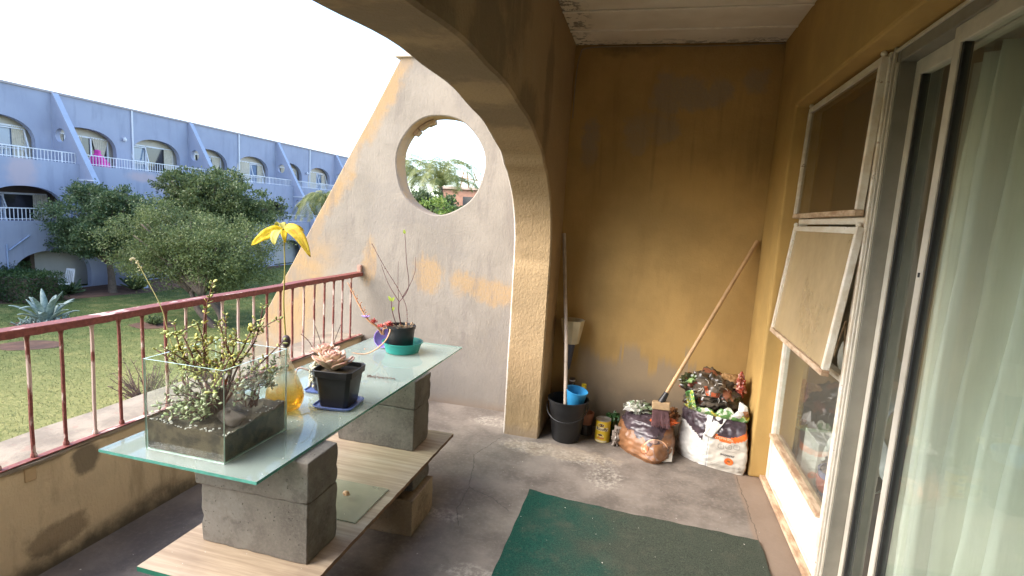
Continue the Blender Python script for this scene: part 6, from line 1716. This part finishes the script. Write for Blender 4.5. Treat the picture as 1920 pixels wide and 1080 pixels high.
def palm(name, label, base, top, n, L, mat, seed, droop=0.9, up=0.9):
    r = random.Random(seed); o = thing(name, base, label, 'palm', 'palm trees')
    mb = MB(); mb.tube(spline([base, Vector(base).lerp(Vector(top), 0.5) + Vector((0.1, 0, 0)), top], 12), [0.16 - 0.05 * i / 11 for i in range(12)], 9); mb.build('trunk', M_BARK, o, smooth='all')
    for k in range(n):
        az = k * 2.4 + r.uniform(-0.2, 0.2); e = up * (1 - 0.85 * k / n) + 0.1; h = Vector((math.cos(az), math.sin(az), 0))
        l = L * r.uniform(0.8, 1.1); t0 = Vector(top)
        pth = spline([t0, t0 + h * l * 0.35 * (1.3 - e * 0.5) + Vector((0, 0, l * 0.45 * e)), t0 + h * l * 0.75 + Vector((0, 0, l * (0.45 * e - 0.20 * droop))), t0 + h * l * 1.0 + Vector((0, 0, l * (0.30 * e - 0.75 * droop)))], 20)
        mb = MB(); mb.tube(pth, [0.022 - 0.017 * i / 19 for i in range(20)], 4)
        for i in range(2, 20):
            d = (pth[min(i + 1, 19)] - pth[i - 1]).normalized(); s_ = d.cross(Vector((0, 0, 1)))
            if s_.length < 0.05: s_ = h.cross(Vector((0, 0, 1)))
            s_.normalize()
            for sg in (-1, 1):
                for q in (0, 0.5):
                    p = pth[i].lerp(pth[i - 1], q); ll = l * 0.27 * math.sin(PI * (0.12 + 0.86 * i / 20)) + 0.05
                    e_ = p + s_ * sg * ll * 0.75 + d * ll * 0.55 - Vector((0, 0, ll * 0.45)); m_ = p.lerp(e_, 0.5) + Vector((0, 0, ll * 0.1))
                    w = d * 0.018
                    mb.add([p - w, p + w, m_ + w, m_ - w, e_], [(0, 1, 2, 3), (3, 2, 4)])
        mb.build('frond', mat, o, fix=False)
M_PALM = leaf_mat('palm_leaf', [(0.12, 0.15, 0.045), (0.20, 0.225, 0.07), (0.32, 0.31, 0.11)], 0.5, 0.8, 0.3)
palm('palm_tree', 'drooping palm beside the far end of the blue building', (-20.0, 30.0, GZ), (-20.0, 30.0, 1.55), 26, 1.9, M_PALM, 3)
palm('palm_tree', 'feathery palm standing up in the middle of the round hole', (-10.1, 25.0, GZ), (-10.1, 25.0, 2.7), 24, 2.1, M_PALM, 7, 0.35, 1.5)
palm('palm_tree', 'palm at the left rim of the round hole', (-12.9, 25.5, GZ), (-12.6, 25.5, 3.1), 22, 2.0, M_PALM, 11, 0.7, 1.2)

# low brick building with a steel frame on its roof, behind the palms
bb = thing('brick_building', (-13.2, 42, GZ), 'low red brick building with a steel frame seen through the round hole', 'building')
M_BRICK = plain('red_brick_far', (0.36, 0.185, 0.12), 0.85, 0.2, 4)
mb = MB(); mb.box(-16.5, -6.5, 41, 47, GZ, 3.35); mb.build('wall', M_BRICK, bb)
MB().box(-16.8, -6.2, 40.8, 47.2, 3.36, 3.55).build('roof', plain('pale_fascia', (0.50, 0.36, 0.28), 0.8), bb)
for x in (-14.2, -12.6):
    MB().box(x - 0.4, x + 0.4, 40.93, 40.995, 2.0, 2.8).build('window', M_DKGL, bb); MB().box(x - 0.45, x + 0.45, 40.9, 40.99, 1.9, 1.98).build('window_sill', M_WHITE, bb)
mb = MB()
for x in (-14.95, -14.25): mb.bar((x, 41.2, 3.5), (x * 0.4 - 14.6 * 0.6, 41.2, 4.75), 0.09, 0.09)
mb.bar((-15.2, 41.2, 4.35), (-12.2, 41.2, 3.95), 0.08, 0.08); mb.bar((-14.9, 41.2, 4.0), (-14.3, 41.2, 4.0), 0.06, 0.06)
for x in (-14.0, -13.4, -12.8): mb.bar((x, 41.2, 3.5), (x + 0.25, 41.2, 4.12), 0.06, 0.06)
mb.bar((-13.6, 41.2, 4.15), (-13.9, 41.2, 4.75), 0.07, 0.07)
mb.build('steel_frame', plain('rusty_steel', (0.34, 0.20, 0.12), 0.7), bb)

# hedges
M_HEDGE = leaf_mat('hedge_leaf', [(0.022, 0.050, 0.016), (0.045, 0.085, 0.024), (0.085, 0.125, 0.035)], 0.5, 2.0, 0.2)
def hedge(label, x0, x1, y0, y1, z1, seed):
    r = np.random.default_rng(seed); o = thing('hedge', ((x0 + x1) / 2, (y0 + y1) / 2, GZ), label, 'hedge', 'clipped hedges')
    mb = MB(); mb.box(x0 + 0.15, x1 - 0.15, y0 + 0.15, y1 - 0.15, GZ, z1 - 0.12); mb.build('inner_branches', M_BARK, o)
    n = 6500; P = r.uniform(0, 1, (n, 3)); f = r.integers(0, 5, n)
    P[f == 0, 0] = 0; P[f == 1, 0] = 1; P[f == 2, 1] = 0; P[f == 3, 2] = 1; P[f == 4, 2] = 1
    N = np.zeros((n, 3)); N[f == 0, 0] = -1; N[f == 1, 0] = 1; N[f == 2, 1] = -1; N[f >= 3, 2] = 1
    P = P * np.array([x1 - x0, y1 - y0, z1 - GZ]) + np.array([x0, y0, GZ]) + r.normal(size=(n, 3)) * 0.05
    f = leaf_mesh('foliage', P, N, r.uniform(0.05, 0.11, n), M_HEDGE, o, 0.55, seed, 0.2, 0.9); f['kind'] = 'stuff'
hedge('clipped low hedge in front of the blue building beside the white chair', -25.0, -22.75, 15.0, 16.4, -1.95, 3)
hedge('darker clipped hedge close against the blue building wall', -27.0, -25.28, 15.2, 16.9, -1.75, 5)

# agave
ag = thing('agave', (-19.25, 13.25, GZ), 'blue grey agave on the lawn', 'plant')
t = MT('agave_leaf'); n = t.noise(t.scl(t.W(), (1, 1, 1)), 9, 4); t.bsdf(t.mix(n.st(0.3, 0.7), (0.155, 0.215, 0.185), (0.30, 0.36, 0.31)), 0.55); M_AGV = t.m
r = random.Random(6)
for k in range(17):
    az = k * 2.4 + 0.3; el = 1.35 - 0.95 * (k / 17); L = r.uniform(1.0, 1.35); h = Vector((math.cos(az), math.sin(az), 0)); b0 = Vector((-19.25, 13.25, GZ + 0.02)) + h * 0.08
    mid = b0 + h * L * 0.45 * math.cos(el) + Vector((0, 0, L * 0.52 * math.sin(el)))
    tip_ = b0 + h * L * (0.55 * math.cos(el) + 0.25) + Vector((0, 0, L * (0.98 * math.sin(el) - 0.12)))
    if k in (3, 7, 10): tip_ = mid + h * 0.32 + Vector((0, 0, 0.02))
    o = big_leaf('leaf', [b0, b0.lerp(mid, 0.5) + Vector((0, 0, 0.03)), mid, mid.lerp(tip_, 0.55) + Vector((0, 0, 0.03)), tip_], 0.19, M_AGV, ag, up=(0, 0, 1) if el < 1.1 else (h.x, h.y, 0.2), fold=0.22)
    o.modifiers['thick'].thickness = 0.015
mb = MB()
for k in range(40):
    a = r.uniform(0, 2 * PI); d = r.uniform(0.2, 0.8); p = Vector((-19.25 + d * math.cos(a), 13.25 + d * math.sin(a), GZ + 0.02))
    for j in range(4): round_leaf(mb, p, (r.uniform(-1, 1), r.uniform(-1, 1), 0.7), (0, 0, 1), r.uniform(0.12, 0.3), 0.05)
mb.build('offset_foliage', M_AGV, ag, smooth='all', fix=False)['kind'] = 'stuff'
# small plants
def rosette(name, label, x, y, n, L, mat, el0=0.4):
    o = thing(name, (x, y, GZ), label, 'plant'); r = random.Random(int(x * 10)); mb = MB()
    for k in range(n):
        a = k * 2.4; el = el0 + 0.8 * r.random(); round_leaf(mb, Vector((x + r.uniform(-.1, .1), y + r.uniform(-.1, .1), GZ + 0.02)), (math.cos(a) * math.cos(el), math.sin(a) * math.cos(el), math.sin(el)), (0, 0, 1), L * r.uniform(0.6, 1.1), L * 0.18)
    mb.build('foliage', mat, o, smooth='all', fix=False)['kind'] = 'stuff'
rosette('border_plant', 'green leafy plant in the bed beside the buttress foot', -22.9, 19.6, 60, 0.8, M_L2)
rosette('border_plant', 'spiky dark plant in the bed beside the white chair', -23.9, 17.4, 40, 0.75, M_L1, 0.2)
rosette('small_shrub', 'small dull shrub in the round mulch patch on the lawn', -16.3, 14.65, 80, 0.35, M_L3)
# bare shrub
ds = thing('bare_shrub', (-10.2, 8.9, GZ), 'leafless reddish shrub on the lawn below the railing', 'shrub')
mb = MB(); r = random.Random(14)
for k in range(60):
    a = r.uniform(0, 2 * PI); e = r.uniform(0.25, 1.4); L = r.uniform(0.45, 0.95); d = Vector((math.cos(a) * math.cos(e), math.sin(a) * math.cos(e), math.sin(e)))
    b0 = Vector((-10.2, 8.9, GZ)); p1 = b0 + d * L * 0.5 + Vector((r.uniform(-.08, .08), r.uniform(-.08, .08), 0)); p2 = b0 + d * L + Vector((0, 0, 0.08))
    pth = spline([b0, p1, p2], 7); mb.tube(pth, [0.017 - 0.012 * i / 6 for i in range(7)], 5)
    for j in range(4):
        i = r.randint(2, 6); q = pth[i] + Vector((r.uniform(-1, 1), r.uniform(-1, 1), r.uniform(-0.3, 1))) * 0.13; mb.tube([pth[i], pth[i].lerp(q, 0.5) + Vector((0, 0, 0.01)), q], [0.008, 0.006, 0.003], 4)
mb.build('twig', plain('reddish_twig', (0.135, 0.075, 0.055), 0.8, 0.3), ds, smooth='all', fix=False)['kind'] = 'stuff'
# white garden chair and table
M_PLAS = plain('white_garden_plastic', (0.70, 0.70, 0.69), 0.45, 0.06)
ch = thing('garden_chair', (-24.15, 17.35, GZ), 'white plastic garden chair beside the clipped hedge', 'chair')
cx_, cy_ = -24.15, 17.35
MB().box(cx_ - 0.23, cx_ + 0.23, cy_ - 0.22, cy_ + 0.22, GZ + 0.42, GZ + 0.46).build('seat', M_PLAS, ch, bevel=0.02)
for i, (a, b) in enumerate(((-0.21, -0.2), (0.21, -0.2), (-0.21, 0.2), (0.21, 0.2))):
    mb = MB(); mb.bar((cx_ + a * 1.15, cy_ + b * 1.15, GZ + 0.01), (cx_ + a, cy_ + b, GZ + 0.42), 0.05, 0.05); mb.build('leg', M_PLAS, ch, bevel=0.008)
mb = MB(); mb.bar((cx_ - 0.22, cy_ + 0.22, GZ + 0.46), (cx_ - 0.20, cy_ + 0.34, GZ + 1.05), 0.06, 0.04); mb.bar((cx_ + 0.22, cy_ + 0.22, GZ + 0.46), (cx_ + 0.20, cy_ + 0.34, GZ + 1.05), 0.06, 0.04); mb.bar((cx_ - 0.22, cy_ + 0.34, GZ + 1.03), (cx_ + 0.22, cy_ + 0.34, GZ + 1.03), 0.05, 0.09)
for q in (-0.1, 0.0, 0.1): mb.bar((cx_ + q, cy_ + 0.22, GZ + 0.46), (cx_ + q, cy_ + 0.33, GZ + 1.0), 0.045, 0.02)
mb.build('backrest', M_PLAS, ch, bevel=0.006)
gt = thing('garden_table', (-24.85, 17.1, GZ), 'white plastic garden table behind the clipped hedge', 'table')
MB().box(-25.2, -24.5, 16.75, 17.3, GZ + 0.70, GZ + 0.75).build('table_top', M_PLAS, gt, bevel=0.02)
for a, b in ((-25.12, 16.8), (-24.58, 16.8), (-25.12, 17.25), (-24.58, 17.25)):
    mb = MB(); mb.bar((a, b, GZ + 0.01), (a, b, GZ + 0.70), 0.06, 0.06); mb.build('leg', M_PLAS, gt, bevel=0.008)
